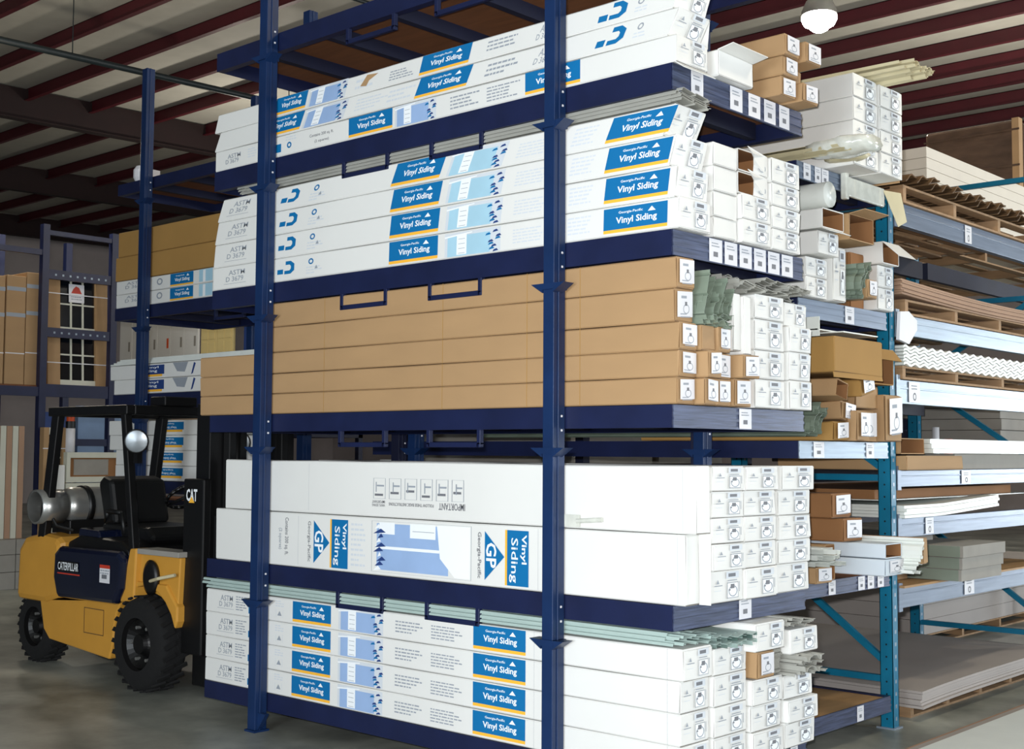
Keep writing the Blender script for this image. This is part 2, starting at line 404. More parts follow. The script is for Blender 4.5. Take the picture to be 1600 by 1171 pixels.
    if flap:  # end flap bent open: (side, length, angle)
        side, fl, an = flap; g = MB(); t = .004; a = R(an)
        dx, dz = math.cos(a) * fl, math.sin(a) * fl
        if side == 'top': q = [mp(L, 0, Hh), mp(L, W, Hh), (mp(L, W, Hh)[0] + dx, W, Hh + dz + J()), (mp(L, 0, Hh)[0] + dx, 0, Hh + dz)]
        elif side == 'bottom': q = [mp(L, 0, 0), mp(L, W, 0), (L + dx, W, dz), (L + dx, 0, dz)]
        elif side == 'right': q = [mp(L, W, 0), mp(L, W, Hh), (L + dx, W + dz, Hh), (L + dx, W + dz, 0)]
        else: q = [mp(L, 0, 0), mp(L, 0, Hh), (L + dx, -dz, Hh), (L + dx, -dz, 0)]
        nrm = (Vector(q[1]) - Vector(q[0])).cross(Vector(q[3]) - Vector(q[0])).normalized() * t
        q2 = [tuple(Vector(p) + nrm) for p in q]
        g.add(q + q2, [(0, 1, 2, 3), (7, 6, 5, 4), (0, 4, 5, 1), (1, 5, 6, 2), (2, 6, 7, 3), (3, 7, 4, 0)], m); g.build('open_flap', root)
    return root

def panel_mesh(kind):
    pr = {'siding': [(0, .004), (.004, .016), (.012, .018), (.10, .006), (.106, .0), (.112, .012), (.205, .004), (.212, -.006), (.22, .004), (.235, .006)],
          'curl': [(0, .02), (.006, .0), (.02, -.004), (.03, .012), (.06, .02), (.09, .014), (.11, -.006), (.125, -.01), (.13, .008), (.15, .01)],
          'channel': [(0, .0), (0, .022), (.05, .022), (.05, .004), (.042, .004)]}[kind]
    return pr
def strip(mb, pr, x0, x1, m, t=.0022):
    n = len(pr); pts = []
    for x in (x0, x1):
        for (y, z) in pr: pts.append((x, y, z))
        for (y, z) in pr: pts.append((x, y, z + t))
    fs = []; o = 2 * n
    for i in range(n - 1):
        fs += [(i, i + 1, o + i + 1, o + i), (n + i, o + n + i, o + n + i + 1, n + i + 1), (i, n + i, n + i + 1, i + 1), (o + i, o + i + 1, o + n + i + 1, o + n + i)]
    fs += [(0, o, o + n, n), (n - 1, 2 * n - 1, o + 2 * n - 1, o + n - 1)]
    return mb.add(pts, fs, m)
_pm = {}
def panel(label, group, x1, y, z, L=3.6, kind='siding', m='vinyl_green', tilt=0, flip=False, scale=1.0, yaw=0, name='vinyl_siding'):
    k = (kind, m, L)
    if k not in _pm:
        mb = MB(); strip(mb, panel_mesh(kind), -L, 0, m); o = mb.build('vinyl_siding'); _pm[k] = o.data; bpy.data.objects.remove(o)
    o = put(name, _pm[k], loc=(x1, y, z)); o.rotation_euler = (R(tilt) + (math.pi if flip else 0), 0, R(yaw)); o.scale = (1, scale, scale)
    return tag(o, label, 'vinyl siding', group)

# ------------------------------------------------------------------ the room
def struct(mb, name, **k): return mb.build(name, kind='structure', **k)
mb = MB(); mb.add([(-38.5, -9, 0), (8, -9, 0), (8, 32, 0), (-38.5, 32, 0)], [(0, 1, 2, 3)], 'concrete'); struct(mb, 'floor')
Z0 = 8.3; SL = 0.02
def roofz(y): return Z0 + SL * y
mb = MB(); n = 60
mb.add([(-38.5, -9, roofz(-9)), (8, -9, roofz(-9)), (8, 32, roofz(32)), (-38.5, 32, roofz(32))], [(3, 2, 1, 0)], 'insulation')
mb.add([(-38.5, -9, roofz(-9) + .1), (8, -9, roofz(-9) + .1), (8, 32, roofz(32) + .1), (-38.5, 32, roofz(32) + .1)], [(0, 1, 2, 3)], 'insulation'); struct(mb, 'ceiling')
mb = MB(); mb.box(-38.5, -38.3, -9, 32, 0, 9.6, 'wall_paint'); struct(mb, 'wall_left')
mb = MB(); mb.box(-38.5, 8, 32, 32.2, 0, 9.8, 'wall_paint'); struct(mb, 'wall_back')
k = 0; y = 1.0
while y < 31.5:
    k += 1; mb = MB(); z = roofz(y) - .004
    mb.box(-38.2, 7.9, y, y + .012, z - .25, z, 'roof_red'); mb.box(-38.2, 7.9, y - .075, y, z - .25, z - .238, 'roof_red'); mb.box(-38.2, 7.9, y, y + .085, z - .012, z, 'roof_red')
    struct(mb, 'trim_%d' % k); y += 1.32
for xr in (-36.3, -29.6, -22.9):
    k += 1; mb = MB(); a, b = -8.8, 31.8; d = .30
    for (u0, u1, h0, h1) in ((-.006, .006, .32, -.27), (-.11, .11, .34, .32)):
        mb.add([(xr + u0, a, roofz(a) - d - h0), (xr + u1, a, roofz(a) - d - h0), (xr + u1, b, roofz(b) - d - h0), (xr + u0, b, roofz(b) - d - h0),
                (xr + u0, a, roofz(a) - d - h1), (xr + u1, a, roofz(a) - d - h1), (xr + u1, b, roofz(b) - d - h1), (xr + u0, b, roofz(b) - d - h1)],
               [(0, 3, 2, 1), (4, 5, 6, 7), (0, 1, 5, 4), (1, 2, 6, 5), (2, 3, 7, 6), (3, 0, 4, 7)], 'rafter_red')
    struct(mb, 'trim_%d' % k)
    if xr < -25:
        k += 1; mb = MB(); mb.box(xr - .12, xr + .12, 12.0, 12.25, 0, roofz(12) - .70, 'roof_red'); struct(mb, 'trim_%d' % k)
# sprinkler pipes hung under the purlins
def pipe(x, z, label, r):
    mb = MB(); mb.cyl((x, -8, z), (x, 31, z + SL * 39), r, 'pipe_dark', 10); t = mb.build('ceiling_pipe', smooth=True); tag(t, label, 'pipe')
    y = -6.5
    while y < 30:
        h = MB(); h.cyl((x, y, z + SL * (y + 8) + r), (x, y, roofz(y) - .01), .008, 'pipe_dark', 6); h.build('hanger_rod', t); y += 3.96
pipe(-17.2, 7.1, 'dark sprinkler pipe crossing under the purlins at the far left', .05)
pipe(-13.2, 7.5, 'thin dark conduit pipe crossing the ceiling at the upper left', .03)

# high bay lamp that is in view, and the lamps that light the hall
def high_bay(loc, label, group=None):
    t = thing('high_bay_lamp', loc, label, 'ceiling lamp', group); mb = MB()
    mb.lathe([(0, .20), (.05, .20), (.16, .15), (.22, .09), (.30, .09), (.30, 0)], (0, 0, 0.02), (0, 0, 1), 'lamp_metal'); mb.build('reflector', t, smooth=True)
    mb = MB(); mb.lathe([(0, .0), (.0, .17), (.06, .20), (.09, .20)], (0, 0, -.09), (0, 0, 1), 'lamp_glow'); mb.add(*ball((0, 0, -.03), .15, 16, 10), 'lamp_glow'); mb.build('glowing_lens', t, smooth=True, label='lit lamp lens')
    mb = MB(); mb.cyl((0, 0, .32), (0, 0, roofz(loc[1]) - loc[2] - .01), .012, 'pipe_dark', 6); mb.build('hanging_rod', t)
p = ony(1280, 27, 13.0); high_bay(tuple(p), 'lit round high bay lamp hanging from the ceiling above the aisle racks')
lamp('lamp_glow_light', 'POINT', (p.x, p.y, p.z - .35), 160, (1.0, 0.93, 0.82), 0.2)

# ------------------------------------------------------------------ near blue rack
def wing_post(parent, x0, x1, y0, y1, h, wings, m='post_blue', foot=True, seam=True):
    mb = MB(); mb.box(x0, x1, y0, y1, 0.012, h, m)
    if seam: mb.box(x1, x1 + .006, y0 + .03, y0 + .042, 0.012, h, m)
    for zz in wings: mb.box(x1 - .002, x1 + .004, y0 + .055, y0 + .068, zz + .08, zz + .092, 'tag_white'); mb.box(x1 - .002, x1 + .004, y0 + .055, y0 + .068, zz + .15, zz + .162, 'tag_white')
    o = mb.build('upright_post', parent, bevel=.004)
    for zz in wings:
        g = MB(); xm = (x0 + x1) / 2; hw = (x1 - x0) / 2
        for s in (-1, 1):
            poly = [(xm + s * hw, zz - .045), (xm + s * (hw + .072), zz), (xm + s * hw, zz)]
            g.prism(poly if s < 0 else poly[::-1], y0 - .01, y1 - .02, m, 'y')
        g.box(x0 - .012, x1 + .012, y0 - .012, y1, zz - .03, zz, m); g.build('connector_wing', o)
    if foot:
        g = MB(); xm = (x0 + x1) / 2
        g.box(x0 - .012, x1 + .012, y0 - .012, y1 + .012, 0, .012, m); g.prism([(x1, .012), (x1 + .075, .115), (x1, .115)], y0 + .02, y0 + .05, m, 'y'); g.build('foot_plate', o)
    return o
def deck(parent, x0, x1, y0, y1, zb, zt, handles=(), tags=(), m='rack_blue', edge='rack_edge', board='plywood', handle_drop=.082):
    mb = MB(); t = .006; fl = .05
    for s, yy in ((1, y0), (-1, y1)):
        a, b = sorted((yy, yy + s * t)); mb.box(x0, x1, a, b, zb, zt, m)
        a, b = sorted((yy + s * t, yy + s * fl)); mb.box(x0, x1, a, b, zb, zb + t, m); mb.box(x0, x1, a, b, zt - t, zt, m)
    mb.box(x0, x0 + t, y0 + t, y1 - t, zb, zt, m)
    x = x0 + .45
    while x < x1 - .2:
        mb.box(x, x + .05, y0 + fl, y1 - fl, zb + .015, zt - .022, 'rack_blue_dark'); x += .58
    o = mb.build('shelf_deck', parent)
    g = MB(); g.box(x1 - t, x1 + .004, y0 + t, y1 - t, zb, zt, edge)
    h = zt - zb
    for q in (0.0, .36, .7): g.box(x1 + .004, x1 + .0075, y0 + .004, y1 - .004, zb + h * q, zb + h * (q + .12), edge)
    g.build('end_beam', o, label='scuffed steel beam closing the aisle end of the deck')
    if board:
        g = MB(); g.box(x0 + .01, x1 - .008, y0 + .012, y1 - .012, zt - .021, zt - .0065, board); g.build('deck_board', o, label='plywood board in the steel deck')
    for hx0, hx1 in handles:
        g = MB(); z = zb + .002; d = handle_drop; yy = y0 + .012
        for a, b in (((hx0, z), (hx0, z - d)), ((hx0, z - d), (hx1, z - d)), ((hx1, z - d), (hx1, z))):
            g.beam((a[0], yy, a[1]), (b[0], yy, b[1]), .028, .028, m, up=(0, 1, 0))
        for a in (hx0, hx1): g.box(a - .014, a + .014, yy - .014, yy + .014, z - d - .014, z - d + .014, m)
        g.build('lifting_handle', o, bevel=.004)
    for (ty0, ty1) in tags:
        g = MB(); g.box(x1 + .008, x1 + .010, ty0, ty1, zb + h * .04, zb + h * .96, 'tag_white')
        f = lambda u, v, l: (x1 + .010 + l, ty0 + (ty1 - ty0) * u, zb + h * v)
        draw(g, [('lines', .15, .62, .85, .85, 'print_grey', 2), ('rect', .3, .25, .65, .45, 'print_ink')], f); g.build('price_tag', o)
    return o
XE = -3.42; XL = -7.07; YF, YB = 4.87, 6.07
rack1 = thing('storage_rack', (0, 0, 0), 'near dark blue steel rack with five loaded decks of siding cartons', 'storage rack')
WG = [0.79, 1.72, 2.53, 3.34, 4.16]
wing_post(rack1, -6.480, -6.405, 4.775, 4.862, 5.25, WG); wing_post(rack1, -4.125, -4.055, 4.775, 4.862, 5.25, WG)
wing_post(rack1, -6.48, -6.405, 6.08, 6.165, 5.25, WG); wing_post(rack1, -4.125, -4.055, 6.08, 6.165, 5.25, WG)
HX = [(-5.77, -5.39), (-5.03, -4.65)]
HXt = [(-5.75, -5.35), (-5.0, -4.6)]
D1 = (0.115, 0.222); D2 = (0.885, 1.000); D3 = (1.815, 1.922); D4 = (2.617, 2.738); D5 = (3.398, 3.525); D6 = (4.200, 4.318)
deck(rack1, XL, XE, YF, YB, *D1, tags=[(5.9, 5.97)]); deck(rack1, XL, XE, YF, YB, *D2, handles=HX, tags=[(5.42, 5.53)])
deck(rack1, XL, XE, YF, YB, *D3, handles=HX, tags=[(5.43, 5.54)])
deck(rack1, XL, XE, YF, YB, *D4, handles=HX, tags=[(5.17 + i * .135, 5.28 + i * .135) for i in range(6)])
deck(rack1, XL, XE, YF, YB, *D5, handles=HX, tags=[(5.02, 5.12), (5.36, 5.47), (5.53, 5.64), (5.68, 5.79), (5.83, 5.93)])
deck(rack1, XL, XE, YF, YB, *D6, handles=HXt)
deckname = {1: 'bottom deck', 2: 'second deck from the floor', 3: 'third deck from the floor', 4: 'fourth deck from the floor', 5: 'fifth deck from the floor'}

FX_ = lambda X, Y=700: ony(X, Y, 4.87).x
def px_art(fn, Yrow): return fn(lambda X: ony(X, Yrow, 4.87).x)
S = 'white siding carton'
def stack(cols_y, x0, x1, zs, name, what, where, group, front=None, rev=True, **kw):
    """zs: boundaries from top to bottom; one carton for each"""
    out = []; n = len(zs) - 1
    for i in range(n):
        k2 = dict(kw); 
        for key in ('x1s', 'flaps', 'shears', 'fronts', 'opens'): k2.pop(key, None)
        xx = kw.get('x1s', [x1] * n)[i]
        fr = kw['fronts'][i] if 'fronts' in kw else front
        if 'flaps' in kw and kw['flaps'][i]: k2['flap'] = kw['flaps'][i]
        if 'opens' in kw and kw['opens'][i]: k2['open_end'] = True
        if 'shears' in kw: k2['shear'] = kw['shears'][i]
        out.append(carton(name, '%s, %s %s' % (what, rank(i, n), where), 'carton', group, x0[i] if isinstance(x0, list) else x0, xx, cols_y[0], cols_y[1], zs[i + 1] + .0015, zs[i], front=fr, **k2))
    return out
# --- bottom deck: front stack with coloured panels
def art1(x):
    a = [T(x(343), .56, x(362), .80, 'ASTM', 'print_grey', bold=.008), T(x(341), .30, x(362), .52, 'D 3679', 'print_grey', bold=.008), ('rect', x(338), .22, x(364), .235, 'print_grey'),
         ('lines', x(367), .2, x(384), .85, 'print_grey', 6), ('rect', x(395), .52, x(405), .72, 'print_blue'), ('rect', x(387), .16, x(396), .44, 'print_blue'), ('rect', x(398), .16, x(407), .44, 'print_blue'),
         ('frame', x(430), .18, x(441), .50, 'print_pale'), ('poly', x(432), .25, x(439), .45, 'print_grey', [(0, 0), (1, 0), (.5, 1)]), ('lines', x(429), .6, x(442), .9, 'print_pale', 3)]
    a += label_art(x(456), x(516), .10, .93, 1) + house_art(x(528), x(598), .06, .94)
    a += [('lines', x(617), .25, x(662), .75, 'print_grey', 4), ('lines', x(673), .2, x(722), .75, 'print_grey', 5)]
    a += label_art(x(739), x(821), .10, .95, 1) + [('dash', x(834), .02, x(834), .98, 'print_grey'), ('dash', x(1042), .02, x(1042), .98, 'print_grey')]
    return a
A1 = px_art(art1, 1020)
stack((4.872, 5.105), -7.07, -3.37, [.808, .661, .514, .368, .223], 'siding_carton', 'blue-labelled white carton', 'of the front stack on the bottom deck', 'printed cartons on the bottom deck', front=A1, x1s=[-3.365, -3.385, -3.385, -3.38])
g = MB(); g.add([(0, 0, 0), (.0, .0, .06), (0, .03, .06)], [(0, 1, 2)], 'white_board')
stack((5.125, 5.41), -6.9, -3.37, [.782, .655, .510, .368, .223], 'siding_carton', S, 'in the second column on the bottom deck', 'cartons on the bottom deck')
stack((5.43, 5.71), -6.9, -3.35, [.600, .474, .348, .223], 'siding_carton', S, 'in the third column on the bottom deck', 'cartons on the bottom deck', x1s=[-3.35, -3.36, -3.345])
stack((5.735, 6.03), -6.9, -3.35, [.583, .464, .350, .223], 'siding_carton', S, 'in the rightmost column on the bottom deck', 'cartons on the bottom deck', flaps=[None, ('right', .0, 0), None], x1s=[-3.36, -3.33, -3.35])
carton('siding_carton', 'white siding carton standing highest under the second deck, above the kraft carton', 'carton', 'cartons on the bottom deck', -6.9, -3.30, 5.385, 5.655, .745, .880)
carton('siding_carton', 'white siding carton tipped over the bent panels at the right of the bottom deck', 'carton', 'cartons on the bottom deck', -6.9, -3.30, 5.70, 5.98, .700, .822)
carton('kraft_carton', 'small kraft carton with a paper label wedged between white cartons on the bottom deck', 'carton', None, -6.8, -3.33, 5.445, 5.60, .607, .735, 'kraft', end='tag', seam='seam_brown')
for i in range(10):
    panel('pale green siding panel lying on the front cartons of the bottom deck', 'pale green siding panels on the bottom deck', -3.42 + .05 * math.sin(i * 1.7), 4.875 + .012 * (i % 3) + (.22 if i > 6 else 0), .812 + .0075 * (i if i < 7 else i - 6), m='vinyl_green', L=3.66, scale=.95)
for i in range(12):
    panel('green channel strip on the second column of the bottom deck, its end in the aisle', 'green channel strips on the bottom deck', -3.35 + .03 * (i % 3), 5.13 + .043 * (i % 6), .787 + .032 * (i // 6), kind='channel', m='vinyl_green', tilt=12, scale=.85, name='vinyl_channel')
for i in range(9):
    panel('bent grey siding panel between the cartons at the right of the bottom deck', 'bent grey siding panels on the bottom deck', -3.28 + .02 * (i % 4), 5.715 + .02 * (i % 3), .590 + .0112 * i, kind='curl' if i % 2 else 'siding', m='vinyl_grey', tilt=4 * math.sin(i * 2), scale=1.15 if i % 2 else .95, L=3.4)
for i in range(6):
    panel('grey siding panel on top of the right hand cartons, bottom deck', 'grey siding panels topping the bottom deck', -3.32 + .02 * (i % 3), 5.68 + .015 * (i % 2), .828 + .0075 * i, kind='siding', m='vinyl_grey', tilt=3 * math.sin(i), L=3.4)
for i in range(5):
    panel('grey panel standing on edge beside the small kraft carton', 'grey panels standing beside the kraft carton', -3.34, 5.625 + .014 * i, .61, kind='curl', m='vinyl_grey', tilt=82, scale=.8, L=3.4)

# --- second deck: big upright cartons and small end cartons
x = lambda X, Y=760: ony(X, Y, 4.87).x
au = [('dash', x(482), .05, x(482), .95, 'print_grey'), ('dash', x(1066), .04, x(1066), .96, 'print_grey')]
for i in range(6):
    a0 = x(583 + i * 24.6); a1 = x(583 + i * 24.6 + 19)
    au += [('frame', a0, .33, a1, .70, 'print_grey', .004), ('rect', a0 + .012, .38 + .04 * (i % 3), a1 - .02, .42 + .04 * (i % 3), 'print_ink'), ('rect', a0 + .02 + .01 * (i % 2), .45, a0 + .028 + .01 * (i % 2), .63, 'print_grey'), ('rect', a0 + .03, .55, a1 - .012, .58, 'print_grey')]
au += [T(x(686), .18, x(727), .30, 'IMPORTANT', 'print_ink', rot=180, bold=.008), T(x(608), .215, x(678), .27, 'FOLLOW THESE BASIC INSTRUCTIONS', 'print_ink', rot=180), T(x(582), .25, x(602), .30, 'IMPORTANT', 'print_ink', rot=180), T(x(582), .19, x(602), .235, 'VINYL SIDING', 'print_ink', rot=180)]
x = lambda X, Y=860: ony(X, Y, 4.87).x
def gp(xa, xb, xc, xd, xe):
    return [T(xa, .12, xb, .86, 'Georgia-Pacific', 'print_ink', rot=-90), ('poly', xb + .01, .10, xc, .88, 'print_blue', [(.1, 1), (1, .5), (.1, 0)]), T(xb + .035, .30, xc - .055, .70, 'GP', 'print_white', rot=-90, bold=.02),
            ('rect', xc + .02, .05, xd, .92, 'print_blue'), ('rect', xc + .006, .05, xc + .02, .92, 'print_yellow'), T(xc + .035, .10, (xc + xd) / 2 + .012, .80, 'Siding', 'print_white', rot=-90, bold=.008), T((xc + xd) / 2 + .028, .40, xd - .012, .86, 'Vinyl', 'print_white', rot=-90, bold=.02)]
al = [T(x(443), .2, x(450), .9, 'Contains 200 sq. ft.', 'print_ink', rot=-90), T(x(434), .3, x(440), .7, '(2 squares)', 'print_grey', rot=-90), ('dash', x(465), .05, x(465), .95, 'print_grey')]
al += gp(x(479), x(485), x(514), x(543), 0) + [('lines', x(548), .1, x(570), .9, 'print_pale', 9)]
al += [('frame', x(580), .06, x(736), .94, 'print_grey', .003), ('rect', x(588), .10, x(700), .90, 'print_violet'), ('poly', x(682), .08, x(734), .92, 'print_white', [(0, 1), (1, 1), (1, 0), (.55, 0), (.1, .35)]),
       ('rect', x(586), .46, x(686), .51, 'print_white'), ('rect', x(592), .72, x(616), .92, 'print_white'), ('rect', x(640), .68, x(680), .92, 'print_white'), ('rect', x(644), .79, x(678), .80, 'print_grey')]
for i in range(10): al.append(('poly', x(583) + .012 * (i % 4), .08 + .08 * i, x(595) + .02 * (i % 3), .17 + .08 * i, 'print_navy' if i % 3 else 'print_white', [(0, 0), (1, .3), (.6, 1)]))
al += gp(x(745), x(752), x(788), x(826), 0) + [('dash', x(840), .03, x(840), .97, 'print_grey'), ('dash', x(1058), .03, x(1058), .97, 'print_grey')]
bx = carton('tall_carton', 'tall white carton with upside down installation drawings, upper one on the second deck', 'carton', 'tall cartons on the second deck', -6.885, -3.292, 4.873, 4.985, 1.329, 1.640, front=au, end=None)
bx = carton('tall_carton', 'tall white carton with sideways blue diamond labels, lower one on the second deck', 'carton', 'tall cartons on the second deck', -6.98, -3.352, 4.873, 4.985, 1.003, 1.326, front=al, end=None, flap=('right', .06, 6), open_end=False)
g = MB(); draw(g, [('text', .25, .25, .75, .9, 'print_grey', ('Georgia-Pacific', -90, 0, .01)), ('rect', .3, .08, .7, .2, 'print_grey')], lambda u, v, l: (3.593 + .010 + l, .112 * u, .31 * v))
z2 = [1.637, 1.520, 1.397, 1.278, 1.153, 1.0035]
stack((5.005, 5.285), -6.9, -3.295, z2, 'siding_carton', S, 'in the left column on the second deck', 'small cartons on the second deck', x1s=[-3.295, -3.30, -3.30, -3.29, -3.31])
stack((5.292, 5.59), -6.9, -3.30, [1.634, 1.519, 1.396, 1.274, 1.149, 1.0035], 'siding_carton', S, 'in the middle column on the second deck', 'small cartons on the second deck', x1s=[-3.295, -3.31, -3.305, -3.31, -3.30])
stack((5.635, 5.955), -6.9, -3.32, [1.637, 1.514, 1.389, 1.266, 1.146, 1.0035], 'siding_carton', S, 'in the right column on the second deck', 'small cartons on the second deck', x1s=[-3.30, -3.325, -3.32, -3.325, -3.335])
t = MB(); t.cyl((0, 0, 0), (.16, -.005, .012), .012, 'plastic_wrap', 10); t.box(-.10, .02, -.004, .0, -.03, .03, 'plastic_wrap'); o = t.build('caulk_tube_wrapper', loc=(-3.98, 4.866, 1.365)); tag(o, 'clear plastic sleeve with a white tube taped to the upper tall white carton', 'plastic sleeve')

# --- third deck: kraft cartons
K = 'long kraft carton'
kz = [2.610, 2.462, 2.305, 2.174, 2.049, 1.9235]
kf = [('rect', ony(X_, 600, 4.87).x, .01, ony(X_, 600, 4.87).x + .004, .99, 'kraft_gold') for X_ in (505, 690, 822, 905)]
stack((4.873, 5.02), [-6.46, -6.46, -7.19, -7.19, -7.18], -3.39, kz, 'kraft_carton', K, 'in the front stack on the third deck', 'kraft cartons on the third deck', front=kf, m='kraft', end='tag', seam='seam_brown', x1s=[-3.40, -3.41, -3.385, -3.39, -3.40])
stack((5.028, 5.142), -6.6, -3.37, [2.178, 2.051, 1.9235], 'kraft_carton', 'small labelled kraft carton', 'in the second column on the third deck', 'small kraft cartons on the third deck', m='kraft', end='tag', seam='seam_brown', x1s=[-3.33, -3.35])
stack((5.152, 5.28), -6.6, -3.37, [2.176, 2.051, 1.9235], 'kraft_carton', 'small labelled kraft carton', 'in the third column on the third deck', 'small kraft cartons on the third deck', m='kraft', end='tag', seam='seam_brown')
stack((5.300, 5.448), -6.6, -3.36, [2.174, 2.060, 1.9235], 'kraft_carton', 'small labelled kraft carton', 'beside the white cartons on the third deck', 'small kraft cartons on the third deck', m='kraft', end='tag', seam='seam_brown', x1s=[-3.31, -3.36])
carton('kraft_carton', 'small plain kraft carton end without a label, above the small kraft cartons', 'carton', None, -6.6, -3.37, 5.03, 5.145, 2.181, 2.30, 'kraft', end=None, seam='seam_brown')
carton('kraft_carton', 'small kraft carton with a label right of the plain kraft end, third deck', 'carton', None, -6.6, -3.36, 5.155, 5.265, 2.179, 2.30, 'kraft', end='tag', seam='seam_brown')
carton('siding_carton', 'narrow white carton standing on edge, left of the pair on the third deck', 'carton', 'white cartons on edge on the third deck', -6.8, -3.37, 5.305, 5.375, 2.195, 2.475, end=None)
carton('siding_carton', 'narrow white carton standing on edge, right of the pair on the third deck', 'carton', 'white cartons on edge on the third deck', -6.8, -3.36, 5.382, 5.455, 2.180, 2.470, end=None)
stack((5.50, 5.785), -6.9, -3.37, [2.492, 2.368, 2.212, 2.068, 1.9235], 'siding_carton', S, 'in the left white column on the third deck', 'white cartons on the third deck')
stack((5.82, 6.05), -6.9, -3.37, [2.480, 2.355, 2.222, 2.074, 1.9235], 'siding_carton', S, 'in the right white column on the third deck', 'white cartons on the third deck', x1s=[-3.39, -3.36, -3.365, -3.36])
for i in range(22):
    panel('sage green siding panel on edge beside the kraft cartons, third deck', 'sage siding panels standing on the third deck', -3.40 + .05 * math.sin(i * 1.3), 5.04 + .0115 * i + (.0 if i < 12 else -.02), 2.335 + (.012 * (i % 3)), kind='siding' if i % 2 else 'curl', m='vinyl_sage', tilt=72 + 10 * math.sin(i * .9), scale=.95 - .25 * (i / 22), L=3.3)
for i in range(8):
    panel('crumpled sage panel lying flat between the standing panels and the small kraft cartons', 'crumpled sage panels on the third deck', -3.36 + .02 * (i % 3), 5.035 + .03 * (i % 4), 2.306 + .009 * (i // 2), kind='curl', m='vinyl_sage', tilt=8 * math.sin(i * 2.1), scale=1.0, L=3.3)
for i in range(27):
    r_ = i // 3
    panel('weathered grey siding panel spread over the white cartons, third deck', 'grey siding panels over the white cartons, third deck', -3.40 + .06 * math.sin(i * 2.3), 5.36 + .225 * (i % 3) + .012 * math.sin(i), 2.498 + .0075 * r_ + .004, kind='siding' if i % 4 else 'curl', m='vinyl_grey', tilt=3 * math.sin(i * 1.9), L=3.5)

# --- fourth deck
def art4(x):
    a = [T(x(357), .58, x(382), .80, 'ASTM', 'print_grey', bold=.008), T(x(353), .30, x(380), .52, 'D 3679', 'print_grey', bold=.008), ('rect', x(350), .2, x(384), .215, 'print_grey'), ('lines', x(398), .25, x(412), .85, 'print_pale', 5),
         ('rect', x(433), .30, x(442), .50, 'print_blue'), ('poly', x(444), .28, x(460), .82, 'print_blue', [(.0, .0), (.6, 0), (.95, .25), (.95, .75), (.6, 1), (.1, 1), (.1, .72), (.5, .72), (.62, .6), (.62, .4), (.5, .27), (0, .27)]),
         ('ring', x(481), .55, x(489), .80, 'print_blue', .55), ('lines', x(478), .15, x(502), .5, 'print_pale', 3), ('poly', x(491), .35, x(496), .5, 'print_grey', [(0, 0), (1, 0), (.5, 1)])]
    a += label_art(x(607), x(683), .08, .94, 1) + house_art(x(694), x(781), .05, .92, 'print_light')
    a += [('lines', x(800), .2, x(850), .75, 'print_pale', 5), ('lines', x(886), .2, x(922), .85, 'print_pale', 5)] + label_art(x(942), x(1042), .10, .92, 1)
    return a
A4 = px_art(art4, 400)
sh = [.50, .28, .14, .03]
stack((4.873, 5.14), [-7.03, -7.06, -7.07, -7.07], -3.38, [3.330, 3.185, 3.038, 2.888, 2.740], 'siding_carton', 'blue-labelled white carton', 'of the front stack on the fourth deck', 'printed cartons on the fourth deck', front=A4, shears=sh, x1s=[-3.475, -3.44, -3.41, -3.39])
for i in range(12):
    panel('thin pale siding panel layered on the front cartons of the fourth deck', 'pale siding panels topping the fourth deck', -3.43 + .06 * math.sin(i * 1.9), 4.878 + .006 * (i % 4), 3.334 + .0048 * i, m='vinyl_grey', L=3.35, scale=1.0 + .05 * (i % 2), tilt=.8 * math.sin(i))
stack((5.18, 5.395), -6.9, -3.40, [3.205, 3.09, 2.965, 2.84, 2.740], 'siding_carton', 'plain white carton', 'in the second column on the fourth deck', 'cartons on the fourth deck', end=None)
stack((5.405, 5.68), -6.9, -3.38, [2.985, 2.858, 2.740], 'siding_carton', S, 'in the third column on the fourth deck', 'cartons on the fourth deck')
carton('siding_carton', 'white carton torn open at the end, upper one of the pair, fourth deck', 'carton', 'torn cartons on the fourth deck', -6.9, -3.40, 5.405, 5.68, 3.105, 3.215, open_end=True, torn=True, end=None)
carton('siding_carton', 'white carton torn open at the end, lower one of the pair, fourth deck', 'carton', 'torn cartons on the fourth deck', -6.9, -3.40, 5.405, 5.68, 2.990, 3.100, open_end=True, torn=True, end=None)
stack((5.69, 5.975), -6.9, -3.38, [3.215, 3.085, 2.965, 2.848, 2.740], 'siding_carton', S, 'in the right column on the fourth deck', 'cartons on the fourth deck')

# --- fifth deck
def lab(x, a, b, s=.0): return label_art(x(a), x(b), .08, .95, 1)
def art5c(x):
    return [T(x(357), .5, x(377), .72, 'ASTM', 'print_grey', bold=.008), T(x(354), .25, x(374), .47, 'D 3679', 'print_grey', bold=.008), ('lines', x(388), .3, x(402), .8, 'print_pale', 4), ('rect', x(431), .2, x(440), .6, 'print_blue'), ('ring', x(449), .3, x(456), .6, 'print_blue', .5), ('lines', x(447), .65, x(468), .9, 'print_pale', 2),
            T(x(484), .5, x(521), .68, 'Contains 200 sq. ft.', 'print_ink'), T(x(492), .22, x(514), .38, '(2 squares)', 'print_ink')] + lab(x, 545, 613) + house_art(x(617), x(681), .05, .95, 'print_violet') + [('lines', x(703), .2, x(750), .8, 'print_grey', 4), ('lines', x(760), .15, x(812), .8, 'print_grey', 5)] + lab(x, 820, 906)
